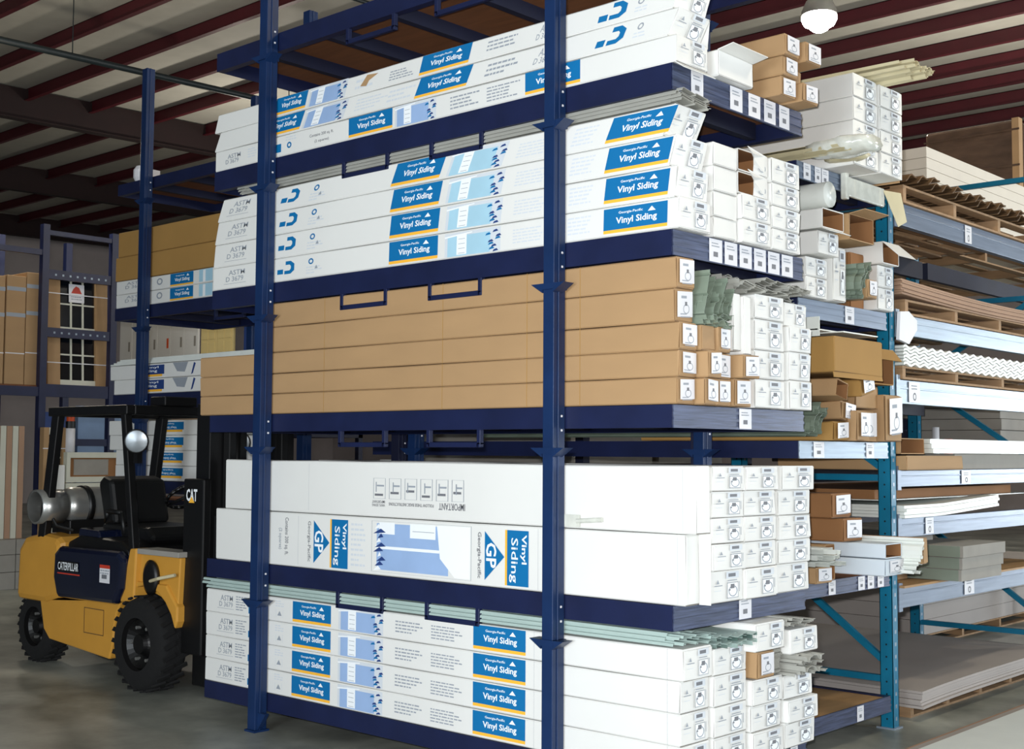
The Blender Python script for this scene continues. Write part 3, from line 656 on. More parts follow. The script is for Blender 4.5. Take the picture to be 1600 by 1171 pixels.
def art5b(x):
    return lab(x, 412, 467) + house_art(x(471), x(535), .05, .95) + [('lines', x(550), .2, x(600), .8, 'print_pale', 4), ('lines', x(600), .2, x(640), .8, 'print_pale', 3)] + lab(x, 645, 726) + [('lines', x(752), .2, x(802), .8, 'print_grey', 3), T(x(832), .5, x(858), .8, 'ASTM', 'print_grey'), T(x(828), .2, x(855), .45, 'D 3679', 'print_grey'), ('rect', x(925), .2, x(938), .45, 'print_blue'),
            ('poly', x(942), .2, x(968), .85, 'print_blue', [(.0, .0), (.6, 0), (.95, .25), (.95, .75), (.6, 1), (.1, 1), (.1, .72), (.5, .72), (.62, .6), (.62, .4), (.5, .27), (0, .27)]), ('ring', x(985), .5, x(994), .75, 'print_grey', .6), ('lines', x(983), .2, x(1003), .45, 'print_pale', 2)]
def art5a(x):
    return lab(x, 428, 476) + house_art(x(480), x(538), .05, .95) + [('lines', x(552), .2, x(585), .8, 'print_pale', 2), ('poly', x(560), .3, x(585), .9, 'kraft', [(0, .1), (.3, .9), (1, .8), (.5, .4), (.4, 0)]), ('lines', x(605), .2, x(645), .7, 'print_grey', 4)] + lab(x, 653, 730) + [('lines', x(756), .3, x(802), .8, 'print_grey', 3), T(x(838), .5, x(862), .8, 'ASTM', 'print_grey'), T(x(834), .2, x(858), .45, 'D 3679', 'print_grey'), ('rect', x(931), .2, x(945), .45, 'print_blue'),
            ('poly', x(948), .2, x(975), .85, 'print_blue', [(.0, .0), (.6, 0), (.95, .25), (.95, .75), (.6, 1), (.1, 1), (.1, .72), (.5, .72), (.62, .6), (.62, .4), (.5, .27), (0, .27)]), ('ring', x(990), .5, x(1000), .75, 'print_grey', .6), ('lines', x(988), .2, x(1010), .45, 'print_pale', 2)]
stack((4.873, 5.14), [-7.09, -7.08, -7.07], -3.38, [3.906, 3.785, 3.660, 3.527], 'siding_carton', 'blue-labelled white carton', 'of the front stack on the fifth deck', 'printed cartons on the fifth deck', fronts=[px_art(art5a, 110), px_art(art5b, 135), px_art(art5c, 160)], shears=[.35, .55, 0], x1s=[-3.42, -3.45, -3.40], jit=.007, flaps=[None, ('right', .05, 60), ('bottom', .06, -35)])
c_ = carton('siding_carton', 'white carton with a loose lid beside the front stack on the fifth deck', 'carton', None, -6.9, -3.38, 5.20, 5.52, 3.530, 3.660, end=None, flap=('top', .09, 10))
for i in range(3): carton('kraft_carton', 'kraft carton, %s in the left kraft column on the fifth deck' % rank(i, 3), 'carton', 'kraft cartons on the fifth deck', -6.0, -3.30 - .012 * i, 5.69, 5.84, [3.735, 3.632, 3.530][i], [3.845, 3.732, 3.629][i], 'kraft', end='tag', seam='seam_brown')
for i in range(3): carton('kraft_carton', 'kraft carton, %s in the right kraft column on the fifth deck' % rank(i, 3), 'carton', 'kraft cartons on the fifth deck', -6.0, [-3.28, -3.40, -3.30][i], 5.87, 6.03, [3.735, 3.632, 3.530][i], [3.842, 3.732, 3.629][i], 'kraft', end='tag' if i != 1 else None, seam='seam_brown')

# ------------------------------------------------------------------ second bay of the aisle: blue decks, teal upright
XB = -3.64
rack2 = thing('storage_rack', (0, 6.4, 0), 'second rack bay between the near blue rack and the teal upright', 'storage rack')
B1 = (0.118, 0.214); B2 = (0.885, 0.972); B3 = (1.672, 1.770); B4 = (2.470, 2.580); B5 = (3.262, 3.362)
E2 = {1: ('rack_edge', [(7.05, 7.13)]), 2: ('rack_edge', [(6.72, 6.80), (7.08, 7.16), (7.20, 7.28), (7.33, 7.41)]), 3: ('galv', [(6.56, 6.68), (7.2, 7.3)]), 4: ('galv_blue', [(6.95, 7.06)]), 5: ('galv_blue', [(6.47, 6.55), (6.60, 6.67), (6.68, 6.76)])}
for i, dd in enumerate((B1, B2, B3, B4, B5)):
    deck(rack2, -7.2, XB, 6.40, 7.50, *dd, tags=E2[i + 1][1], edge=E2[i + 1][0], board='plywood_light' if i == 0 else 'plywood')
wing_post(rack2, -4.30, -4.22, 6.31, 6.39, 5.0, [0.8, 1.6, 2.4, 3.2], m='rack_blue_dark'); wing_post(rack2, -6.9, -6.82, 6.31, 6.39, 5.0, [0.8, 1.6, 2.4, 3.2], m='rack_blue_dark')

def teal_upright(t, y, h, xf=-3.64, xb=-4.72, m='teal_paint'):
    for xa in (xf, xb):
        g = MB(); w_ = .085; d = .075
        g.box(xa - w_, xa, y, y + .004, .01, h, m); g.box(xa - .004, xa, y, y + d, .01, h, m); g.box(xa - w_, xa - w_ + .004, y, y + d, .01, h, m)
        g.box(xa - w_, xa - w_ + .02, y + d - .004, y + d, .01, h, m); g.box(xa - .02, xa, y + d - .004, y + d, .01, h, m)
        z = .06
        while z < h - .05:
            g.cyl((xa - w_ / 2, y - .0012, z), (xa - w_ / 2, y + .0005, z), .006, 'black_paint', 8); z += .0762
        z = .05
        while z < h - .05:
            g.box(xa, xa + .0015, y + .028, y + .048, z, z + .022, 'galv'); z += .0762  # holes on the aisle side drawn pale, as lit by daylight
        o = g.build('upright_post', t)
        g = MB(); g.box(xa - w_ - .02, xa + .015, y - .02, y + d + .02, 0, .01, 'galv'); g.build('base_plate', o)
    a, b = xf - .09, xb
    for z in [q for q in (.30, 1.55, 2.95) if q < h] + [h - .07]:
        g = MB(); g.box(b, a, y + .02, y + .055, z - .02, z + .02, m); g.build('horizontal_brace', t)
    for z0_, z1_ in ((.42, 1.15), (1.62, 2.3), (2.95, 2.35), (h - .8, h - .1)):
        g = MB(); g.beam((a, y + .04, z0_), (b, y + .04, z1_), .03, .04, m); g.build('diagonal_brace', t)
rack4 = thing('storage_rack', (0, 0, 0), 'teal rack with galvanised beams holding sheet goods on pallets, right of the cartons', 'storage rack')
for yy, hh in ((7.54, 3.36), (10.28, 3.98), (13.0, 3.98)): teal_upright(rack4, yy, hh)

# top deck of bay two
z5 = [3.902, 3.763, 3.627, 3.490, 3.364]
stack((6.715, 7.02), -6.9, -3.45, z5, 'siding_carton', S, 'in the left column, top deck, second bay', 'cartons on the top deck, second bay')
stack((7.035, 7.325), -6.9, -3.44, z5, 'siding_carton', S, 'in the right column, top deck, second bay', 'cartons on the top deck, second bay')
g = MB(); g.box(-6.6, -3.50, 7.345, 7.365, 3.52, 3.88, 'kraft'); g.box(-6.6, -3.48, 7.367, 7.376, 3.364, 3.83, 'kraft'); o = g.build('kraft_sheet'); tag(o, 'kraft cardboard sheet standing at the right of the topmost white cartons', 'cardboard sheet')
for i in range(14):
    panel('cream trim strip fanned out over the topmost cartons of the second bay', 'cream strips over the topmost cartons', -3.20 + .05 * math.sin(i * 1.7), 6.86 + .037 * (i % 7), 3.912 + .028 * (i // 7) + .006 * (i % 3), kind='curl', m='vinyl_cream', L=2.9, tilt=10 * math.sin(i * 1.3), scale=.75, yaw=1.5 * math.sin(i))
for i in range(8):
    panel('cream strip in a plastic bagged bundle at the left of the top deck', 'bagged cream strips, second bay', -3.36 + .03 * math.sin(i * 2.1), 6.44 + .03 * (i % 5), 3.385 + .022 * (i // 3), kind='channel', m='vinyl_cream', L=3.2, scale=.8, tilt=6 * math.sin(i))
g = MB()
rnd = random.Random(5)
def bag(g, x0, x1, y0, y1, z0, z1, m='plastic_wrap', n=7, k=10):
    pts = []
    for i in range(k + 1):
        f = i / k; r_ = .75 + .35 * math.sin(f * math.pi) * rnd.uniform(.8, 1.1)
        for j in range(n):
            a = 2 * math.pi * j / n; pts.append((x0 + (x1 - x0) * f, (y0 + y1) / 2 + (y1 - y0) / 2 * math.cos(a) * r_ * rnd.uniform(.85, 1.05), (z0 + z1) / 2 + (z1 - z0) / 2 * math.sin(a) * r_ * rnd.uniform(.85, 1.05)))
    fs = [(i * n + j, i * n + (j + 1) % n, (i + 1) * n + (j + 1) % n, (i + 1) * n + j) for i in range(k) for j in range(n)]
    g.add(pts, fs + [tuple(range(n))[::-1], tuple(range(k * n, k * n + n))], m)
bag(g, -3.62, -3.24, 6.42, 6.70, 3.372, 3.49); o = g.build('plastic_bag', smooth=True); tag(o, 'crumpled clear plastic bag around trim ends on the top deck edge', 'plastic bag')
g = MB(); bag(g, -3.60, -3.37, 6.60, 6.80, 3.378, 3.45, 'vinyl_cream', 6, 6); o = g.build('plastic_bag', smooth=True); tag(o, 'yellowish plastic bag end beside the clear bag on the top deck', 'plastic bag')
g = MB(); g.box(-3.625, -3.600, 6.93, 7.42, 3.235, 3.352, 'plastic_wrap'); g.box(-3.63, -3.590, 6.90, 6.94, 3.21, 3.375, 'plastic_wrap'); o = g.build('plastic_sleeve', bevel=.008); tag(o, 'shiny plastic sleeve taped over the top steel beam of the second bay', 'plastic sleeve')
g = MB(); g.add([(-3.60, 7.40, 3.34), (-3.56, 7.56, 3.34), (-3.54, 7.60, 3.16), (-3.56, 7.52, 3.12), (-3.602, 7.40, 3.34), (-3.562, 7.56, 3.34), (-3.542, 7.60, 3.16), (-3.562, 7.52, 3.12)], [(0, 1, 2, 3), (7, 6, 5, 4)], 'vinyl_cream'); o = g.build('paper_flap'); tag(o, 'torn cream paper flap hanging at the top of the teal upright', 'paper flap')

# fourth deck of bay two
stack((6.42, 6.67), -6.9, -3.60, [2.812, 2.700, 2.583], 'siding_carton', S, 'of the left pair, fourth deck, second bay', 'paired white cartons, second bay')
carton('siding_carton', 'white siding carton pushed forward over the pair, fourth deck, second bay', 'carton', None, -6.9, -3.53, 6.44, 6.68, 2.825, 2.955)
carton('siding_carton', 'white siding carton with torn top flap, fourth deck, second bay', 'carton', None, -6.9, -3.50, 6.44, 6.69, 2.968, 3.080, open_end=True, end=None, flap=('bottom', .05, -25))
g = MB(); g.lathe([(0, .075), (.9, .075)], (-4.4, 6.53, 3.165), (1, 0, 0), 'vinyl_white', 16); g.cyl((-3.52, 6.53, 3.165), (-3.50, 6.53, 3.165), .073, 'vinyl_white', 16); o = g.build('white_roll', smooth=True); tag(o, 'rounded white roll lying above the torn white carton, second bay', 'roll')
carton('siding_carton', 'white carton standing on its long edge, fourth deck, second bay', 'carton', None, -6.9, -3.58, 6.70, 6.86, 2.583, 2.90)
carton('kraft_carton', 'kraft carton with bent open flaps perched above the fourth deck, second bay', 'carton', None, -5.2, -3.48, 6.72, 7.02, 2.935, 3.085, 'kraft', open_end=True, end=None, flap=('top', .10, 8))
carton('kraft_carton', 'tall dark kraft carton set back on the fourth deck, second bay', 'carton', None, -6.5, -3.68, 7.10, 7.285, 2.583, 2.925, 'kraft_dark', end=None)
carton('kraft_carton', 'small kraft carton tilted out of the panel bundle, fourth deck, second bay', 'carton', None, -4.4, -3.50, 6.97, 7.09, 2.62, 2.73, 'kraft', end='tag')
for i in range(12):
    panel('sage panel crumpled in the torn bundle, fourth deck of the second bay', 'crumpled sage panels, fourth deck, second bay', -3.56 + .03 * (i % 3), 6.87 + .006 * i, 2.60 + .022 * (i % 4), kind='curl', m='vinyl_sage', L=2.8, tilt=60 + 20 * math.sin(i * 1.7), scale=1.3)
stack((7.30, 7.515), -6.9, -3.60, [2.86, 2.722, 2.583], 'siding_carton', S, 'of the right pair, fourth deck, second bay', 'right pair of white cartons, second bay')
carton('siding_carton', 'white carton with its end flap sprung open beside the teal upright', 'carton', None, -6.9, -3.55, 7.28, 7.50, 2.865, 3.000, end=None, open_end=True, flap=('top', .15, -42))

# third deck of bay two: loose kraft
g = MB(); g.box(-6.5, -3.55, 6.47, 6.95, 2.395, 2.402, 'vinyl_white'); g.box(-6.5, -3.54, 6.47, 6.475, 2.36, 2.47, 'vinyl_white'); g.box(-6.5, -3.46, 6.60, 7.02, 2.385, 2.392, 'vinyl_white'); o = g.build('white_trim_board'); tag(o, 'white trim boards lying over the kraft cartons, third deck, second bay', 'trim board')
carton('kraft_carton', 'big kraft carton with a centre crease under the white trim boards', 'carton', None, -6.6, -3.45, 6.46, 7.05, 2.155, 2.355, 'kraft_gold', end=None, seam='seam_brown', flap=('bottom', .03, -80))
carton('kraft_carton', 'kraft carton with drooping flap at the teal upright, third deck', 'carton', None, -6.6, -3.60, 7.08, 7.51, 2.125, 2.345, 'kraft_gold', open_end=True, end=None, flap=('top', .09, -50))
pos = [(6.48, 6.62, 1.775, 1.90), (6.64, 6.80, 1.775, 1.885), (6.82, 6.97, 1.775, 1.95), (6.99, 7.26, 1.775, 1.955), (6.66, 6.83, 1.90, 2.01), (6.80, 6.99, 2.03, 2.13), (7.0, 7.30, 1.97, 2.105), (7.28, 7.50, 1.775, 2.06), (6.50, 6.66, 2.03, 2.13)]
for i, (a, b, c, d) in enumerate(pos):
    if i == 0: continue
    desc = {1: 'small kraft carton with label at the foot of the pile, third deck', 2: 'small kraft carton taller than its neighbours in the pile, third deck', 3: 'wide kraft carton with white label in the pile, third deck', 4: 'small kraft carton with label resting on the lowest ones, third deck',
            5: 'orange tinted kraft carton jutting from the middle of the pile, third deck', 6: 'light kraft carton at the upper right of the pile, third deck', 7: 'tall pale kraft carton against the teal upright, third deck', 8: 'dented kraft carton at the upper left of the pile, third deck'}[i]
    o = carton('kraft_carton', desc, 'carton', 'small kraft cartons piled on the third deck', -4.9, -3.60 + .05 * ((i * 7) % 3), a, b, c, d, ['kraft', 'kraft_gold', 'kraft', 'kraft'][i % 4], end=None if i in (6, 8) else 'tag', seam='seam_brown', jit=.012, open_end=i in (8,))
    if i in (4, 5, 8): o.rotation_euler = (R([0, 0, 0, 0, -8, 12, 0, 0, -10][i]), 0, R(3))
for i in range(10):
    panel('dark grey siding offcut in the kraft wrapper at the left of the third deck', 'dark siding offcuts, third deck, second bay', -3.62 + .02 * (i % 3), 6.44 + .014 * i, 1.79 + .013 * (i % 7), kind='curl', m='vinyl_sage', L=2.5, tilt=50 + 15 * math.sin(i), scale=1.1)

# second deck of bay two
carton('kraft_carton', 'kraft carton with label, upper of two left of the teal upright, second deck', 'carton', None, -6.6, -3.60, 6.70, 6.93, 1.330, 1.470, 'kraft_dark', end='tag')
carton('kraft_carton', 'kraft carton with label, lower of two left of the teal upright, second deck', 'carton', None, -6.6, -3.55, 6.74, 6.97, 1.195, 1.326, 'kraft_dark', end='tag')
carton('siding_carton', 'white carton jutting into the aisle with a broken end, upper one at the teal upright', 'carton', None, -6.6, -3.32, 6.80, 7.00, 1.110, 1.192, end=None, open_end=True, m='white_board_cool')
carton('siding_carton', 'white carton jutting into the aisle full of foam, lower one at the teal upright', 'carton', None, -6.6, -3.32, 6.79, 7.03, 1.010, 1.105, end='tag', m='white_board_cool')
carton('kraft_carton', 'long kraft carton behind the white foam cartons at the teal upright', 'carton', None, -6.6, -3.22, 7.06, 7.12, 1.07, 1.22, 'kraft', end=None)
carton('kraft_carton', 'small kraft carton with two labels at the left of the second deck, second bay', 'carton', None, -6.6, -3.56, 6.44, 6.62, .975, 1.065, 'kraft', end='tag')
for i in range(14):
    panel('white vinyl channel with moulded end, loose on the second deck of the second bay', 'white vinyl channels, second deck, second bay', -3.55 + .07 * math.sin(i * 1.9) + (.02 * (i // 5)), 6.42 + .042 * (i % 5), 1.072 + .036 * (i // 5), kind='channel', m='vinyl_white', L=3, scale=1.1, tilt=5 * math.sin(i))
for i in range(5):
    panel('white foam moulding end poking from the lower foam carton', 'white foam mouldings', -3.24 + .01 * i, 6.97 + .012 * i, 1.02 + .02 * i, kind='curl', m='vinyl_white', L=.6, scale=.8, tilt=20 * i)
carton('kraft_carton', 'torn kraft carton at the middle of the second deck, second bay', 'carton', None, -6.6, -3.62, 6.66, 6.77, .975, 1.18, 'kraft', open_end=True, end=None)

# ------------------------------------------------------------------ third bay: galvanised beams, sheet goods on pallets
def bay_beam(z0_, z1_, y0, y1, m, tags=(), xb=-4.70):
    h = z1_ - z0_
    g = MB(); g.box(XB - .05, XB, y0, y1, z0_, z1_, m); g.box(XB, XB + .004, y0, y1, z0_ + h * .62, z0_ + h * .70, m); f = g.build('front_beam', rack4, bevel=.004)
    g = MB(); g.box(xb, xb + .05, y0, y1, z0_, z1_, 'rack_blue_dark'); g.build('rear_beam', rack4)
    for a, b in tags:
        g = MB(); g.box(XB + .005, XB + .007, a, b, z0_ + h * .08, z0_ + h * .95, 'tag_white')
        draw(g, [('lines', .2, .6, .8, .85, 'print_grey', 2), ('ring', .35, .15, .65, .5, 'print_ink', .6)], lambda u, v, l: (XB + .007 + l, a + (b - a) * u, z0_ + h * v)); g.build('price_tag', f)
    g = MB(); g.box(XB - .055, XB + .006, y0, y0 + .05, z0_ - .02, z0_ + h + .03, m); g.build('end_bracket', f)
YA, YZ = 7.625, 10.27
for (z0_, z1_, m, tg) in ((3.170, 3.312, 'galv_blue', [(8.72, 8.83)]), (2.462, 2.590, 'galv', ()), (2.020, 2.172, 'galv', [(7.80, 7.96)]),
                          (1.492, 1.595, 'galv_blue', [(8.60, 8.75)]), (1.172, 1.292, 'galv_blue', [(8.02, 8.14)]), (0.732, 0.860, 'galv_blue', [(8.62, 8.78)])):
    bay_beam(z0_, z1_, YA, YZ, m, tg)
for (z0_, z1_) in ((3.18, 3.32), (2.46, 2.59), (1.49, 1.6)): bay_beam(z0_, z1_, 10.37, 12.98, 'galv_blue')
def pallet(x0, x1, y0, y1, z, label, m='wood', h=.115, n=4):
    t = thing('wooden_pallet', (x0, y0, z), label, 'pallet')
    X = x1 - x0; Y = y1 - y0
    for i in range(n):
        g = MB(); yy = (Y - .045) * i / (n - 1); g.box(0, X, yy, yy + .045, .014, h - .016, m); g.build('stringer', t)
    for zz in (0, h - .015):
        for i in range(6):
            g = MB(); xx = (X - .09) * i / 5; g.box(xx, xx + .09, 0, Y, zz, zz + .0145, m); g.build('deck_slat', t)
    return t
# top: corrugated brown strips on a pallet
pallet(-4.7, -3.62, 7.72, 10.1, 3.315, 'wooden pallet under the brown corrugated strips on the topmost beam')
for i in range(18):
    g = MB(); pr = [(0, 0), (.03, .008), (.07, .03), (.10, .034), (.14, .012), (.18, .004)]; strip(g, pr, -1.1, 0, 'bark_brown', .010)
    o = g.build('roof_closure_strip', loc=(-3.58 + .02 * (i % 3), 7.68 + .125 * i, 3.436 + .006 * (i % 3))); o.rotation_euler = (R(14), 0, 0); tag(o, 'brown corrugated strip, one of the row on the topmost pallet', 'corrugated strip', 'brown corrugated strips on the topmost pallet')
for i in range(8):
    g = MB(); g.box(-7.2, -4.75, 10.6, 14.4, 3.62 + .0955 * i, 3.62 + .0955 * i + .0925, 'foam_cream'); o = g.build('foam_board', bevel=.003)
    tag(o, 'cream foam board stack layer, %s under the shrink wrapped load' % (['lowest', 'second lowest', 'third lowest', 'fourth from the bottom', 'fifth from the bottom', 'third highest', 'second highest', 'highest'][i]), 'foam board', 'cream foam boards')
pallet(-7.2, -4.75, 10.6, 14.4, 3.50, 'pallet carrying the cream foam boards beyond the third bay')
t = thing('shrink_wrapped_load', (-5.84, 13.0, 4.385), 'brown shrink wrapped pallet load standing on the cream foam boards', 'wrapped load')
g = MB(); g.box(0, .98, 0, 1.35, 0, .74, 'brown_wrap'); g.build('wrapped_block', t, bevel=.03)
g = MB(); g.box(.93, 1.0, -.012, 0, 0, .75, 'kraft'); g.box(.98, 1.0, 0, .09, 0, .75, 'kraft'); g.build('corner_board', t)
for zz in (.25, .62):
    g = MB(); g.box(-.006, 1.006, -.02, -.013, zz, zz + .02, 'brown_wrap'); g.build('strap', t)

# curved brown boards
def bowed(n, x0, x1, y0, y1, zf, th, m, name, label, cat, group, gap=.0015, ragged=.012):
    for i in range(n):
        g = MB(); k = 16; pts = []; r0, r1 = rnd.uniform(-ragged, ragged), rnd.uniform(-ragged, ragged)
        for j in range(k + 1):
            y = y0 + (y1 - y0) * j / k + (r0 if j == 0 else 0)
            z = zf(j / k) + i * (th + gap)
            for xx in (x0, x1 + r1):
                pts += [(xx, y, z), (xx, y, z + th)]
        fs = []
        for j in range(k):
            a = j * 4; b = a + 4
            fs += [(a, a + 2, b + 2, b), (a + 1, b + 1, b + 3, a + 3), (a, b, b + 1, a + 1), (a + 2, a + 3, b + 3, b + 2)]
        fs += [(0, 1, 3, 2), (k * 4, k * 4 + 2, k * 4 + 3, k * 4 + 1)]
        g.add(pts, fs, m); o = g.build(name)
        tag(o, label % (['lowest', 'second', 'third', 'fourth', 'fifth', 'sixth', 'seventh', 'eighth'][i] if '%s' in label else ()), cat, group)
pallet(-4.7, -3.63, 7.75, 10.1, 2.593, 'wooden pallet on the galvanised beam, under the bowed brown boards', h=.10)
bowed(7, -4.72, -3.61, 7.66, 10.2, lambda f: 2.697 + .022 * (1 - f) ** 2 - .015 * math.sin(f * 3.1), .0125, 'fibre_brown', 'fibre_board', 'brown fibre board, %s from the bottom of the bowed stack', 'fibre board', 'bowed brown boards')
g = MB(); g.prism([(7.60, 2.42), (7.62, 2.60), (7.74, 2.61), (7.86, 2.56), (7.86, 2.50), (7.74, 2.40)], -3.622, -3.600, 'tag_white'); o = g.build('paper_wrapper'); tag(o, 'white crumpled paper wrapper on the galvanised beam end beside the teal upright', 'paper wrapper')
# corrugated white sheets
pallet(-4.7, -3.62, 7.68, 10.15, 2.176, 'wooden pallet under the corrugated white sheets', h=.085)
for i in range(6):
    g = MB(); pr = []
    for j in range(320): pr.append((7.66 + 2.5 * j / 319, 2.264 + .0215 * i + .008 * math.sin(j * .37)))
    strip(g, pr, -4.7, -3.60 - .003 * (i % 2), 'vinyl_white', .016); o = g.build('corrugated_sheet'); tag(o, 'corrugated white sheet, %s in the stack on the pallet' % ['lowest', 'second', 'third', 'fourth', 'fifth', 'topmost'][i], 'corrugated sheet', 'corrugated white sheets')
# cartons on the 1.59 beam
carton('kraft_carton', 'open kraft box end behind the teal upright, above the long kraft box', 'carton', None, -4.2, -3.62, 7.64, 7.98, 1.70, 1.80, 'kraft', open_end=True, end=None)
o = carton('kraft_carton', 'long kraft box lying along the dusty galvanised beam', 'carton', None, -4.5, -3.585, 7.64, 8.50, 1.598, 1.69, 'kraft', end=None)
for i in range(3):
    g = MB(); g.box(-4.6, -3.62 - .01 * i, 8.12, 10.2, 1.706 + .032 * i, 1.706 + .032 * i + .0305, 'vinyl_white'); o = g.build('white_profile_box'); tag(o, 'long white profile box, %s on the dusty beam' % ['lowest', 'middle', 'topmost'][i], 'profile box', 'long white profile boxes')
g = MB(); g.box(-4.6, -3.66, 8.55, 10.22, 1.598, 1.702, 'stone_grey'); o = g.build('grey_slab'); tag(o, 'grey slab package under the long white profile boxes', 'slab package')
# bowed white bundle on 1.29
bowed(4, -4.62, -3.60, 7.65, 9.15, lambda f: 1.297 + .038 * max(0, f - .35) / .65, .0185, 'vinyl_white', 'white_sheet', 'bowed white sheet, %s from the bottom on the galvanised beam', 'white sheet', 'bowed white sheets')
g = MB(); g.box(-4.9, -3.75, 7.64, 10.2, 1.402, 1.408, 'vinyl_white'); g.box(-4.9, -3.80, 7.64, 9.9, 1.410, 1.47, 'kraft_dark'); o = g.build('kraft_sheet_bundle'); tag(o, 'dark kraft bundle lying over the bowed white sheets', 'kraft bundle')
# lowest beam: decks of grey-green boards
g = MB(); g.box(-4.70, -3.60, 7.63, 10.26, .862, .876, 'plywood_light'); o = g.build('plywood_deck'); tag(o, 'plywood sheet lying on the lowest galvanised beam of the third bay', 'plywood sheet')
for i in range(3):
    g = MB(); g.box(-4.35, -3.42 - .015 * (2 - i) , 8.14 - .02 * i, 8.80, .878 + .078 * i, .878 + .078 * i + .075, 'stone_grey'); g.box(-4.352, -3.44 - .015 * (2 - i), 8.136 - .02 * i, 8.1395 - .02 * i, .880 + .078 * i, .878 + .078 * i + .073, 'sage_board')
    o = g.build('board_bundle', bevel=.002); tag(o, 'grey green board bundle, %s of three on the plywood deck' % ['lowest', 'middle', 'topmost'][i], 'board bundle', 'grey green board bundles')
for i, (ya, yb, zz) in enumerate(((7.7, 8.10, .878), (8.85, 9.5, .878), (7.72, 8.5, 1.115), (8.84, 9.4, .958))):
    g = MB(); g.box(-4.6, -3.80, ya, yb, zz, zz + (.075 if i != 2 else .05), 'stone_grey' if i != 0 else 'wood'); o = g.build('board_bundle', bevel=.002); tag(o, ['wood coloured board bundle behind the teal upright', 'grey board bundle right of the three grey green ones', 'thin grey board bundle on top under the galvanised beam', 'short grey board bundle resting on the right one'][i], 'board bundle')

# floor stack of fibre sheets and the stacks behind
pallet(-6.2, -3.72, 7.95, 10.2, .0, 'wooden pallet on the floor under the wide grey sheets', h=.095, n=5)
bowed(6, -6.3, -3.60, 7.86, 10.25, lambda f: .102 - .018 * (1 - f) ** 6, .0165, 'fibre', 'fibre_sheet', 'wide grey fibre sheet, %s from the bottom of the floor stack', 'fibre sheet', 'wide grey sheets on the floor pallet', gap=.002)
for i in range(4):
    g = MB(); g.box(-7.6, -5.0, 10.9 + .02 * i, 14.5, .10 + .13 * i, .10 + .13 * i + .127, 'fibre'); o = g.build('sheet_pack'); tag(o, 'brown grey sheet pack, %s of the stack beyond the wide grey sheets' % ['lowest', 'second', 'third', 'topmost'][i], 'sheet pack', 'sheet packs beyond the floor stack')
pallet(-7.6, -5.0, 10.9, 14.5, 0, 'pallet under the far sheet packs', h=.098, n=5)
# sheets lying in the aisle, foreground right
for i in range(3):
    g = MB(); g.box(-3.34 + .03 * i, -1.9, 6.2 + .05 * i, 12.4, .002 + .011 * i, .012 + .011 * i, 'fibre_brown' if i < 2 else 'fibre'); o = g.build('hardboard_sheet'); tag(o, 'brown hardboard sheet on the aisle floor, %s of three' % ['lowest', 'middle', 'topmost'][i], 'hardboard sheet', 'hardboard sheets on the aisle floor')
for i in range(4):
    g = MB(); g.box(-3.13 + .04 * i, -1.95, 6.25, 12.2, .036 + .03 * i, .036 + .03 * i + .028, 'vinyl_white' if i % 2 == 1 or i == 0 else 'stone_grey'); o = g.build('white_board', bevel=.006); tag(o, 'long white board lying on the hardboard in the aisle, %s of four' % ['lowest', 'second lowest', 'second highest', 'highest'][i], 'white board', 'long white boards in the aisle')

# racks across, behind the second and third bays (seen through the gaps)
def shelf_unit(x0, x1, y0, y1, h, levels, label, m='rack_blue_dark'):
    t = thing('storage_shelf', (x0, y0, 0), label, 'storage shelf'); X = x1 - x0; Y = y1 - y0
    for a in (0, X - .08):
        for b in (0, Y - .08):
            g = MB(); g.box(a, a + .08, b, b + .08, 0, h, m); g.build('post', t)
    for z in levels:
        g = MB(); g.box(0, X, 0, .05, z - .11, z, m); g.box(0, X, Y - .05, Y, z - .11, z, m); g.box(X - .05, X, .05, Y - .05, z - .11, z, m); g.box(0, .05, .05, Y - .05, z - .11, z, m); g.box(.05, X - .05, .05, Y - .05, z - .02, z - .004, 'plywood'); g.build('shelf', t)
    return t
shelf_unit(-8.5, -6.4, 7.9, 10.4, 4.2, [.8, 1.6, 2.4, 3.15], 'dark blue shelf behind the sheet goods bay, back to back')
shelf_unit(-11.4, -9.0, 8.6, 13.2, 3.9, [1.15, 2.3, 3.1], 'dark blue shelf far behind the near rack, seen under its third deck')
for i, (xx, yy, zz, w_, d_, h_, m) in enumerate(((-8.4, 8.0, 1.605, 1.8, 1.1, .42, 'stone_grey'), (-8.4, 9.2, 1.605, 1.8, 1.0, .36, 'stone_grey'), (-8.3, 8.1, 2.405, 1.7, .9, .2, 'kraft_dark'), (-8.3, 9.2, .805, 1.7, 1.0, .5, 'wood'), (-8.3, 8.0, .805, 1.7, 1.1, .3, 'kraft_dark'), (-9.9, 8.9, 1.155, .8, 1.4, .46, 'white_board'), (-9.9, 10.6, 1.155, .8, 2.2, .5, 'stone_grey'), (-8.3, 8.1, 3.155, 1.7, 2.0, .12, 'wood'))):
    g = MB(); n = max(2, int(h_ / .11))
    for j in range(n): g.box(xx, xx + w_ - .01 * (j % 2), yy, yy + d_, zz + h_ * j / n, zz + h_ * (j + 1) / n - .004, m)
    o = g.build('stacked_package'); tag(o, ['grey layered package at the left of the hidden middle shelf', 'grey layered package at the right of the hidden middle shelf', 'flat dark kraft package on the upper hidden shelf', 'wooden package low on the hidden shelf, right side', 'dark kraft package low on the hidden shelf, left side', 'pale package glimpsed below the third deck handles', 'long grey package beside the pale one, glimpsed below the third deck', 'flat wooden package on the highest hidden shelf'][i], 'package')

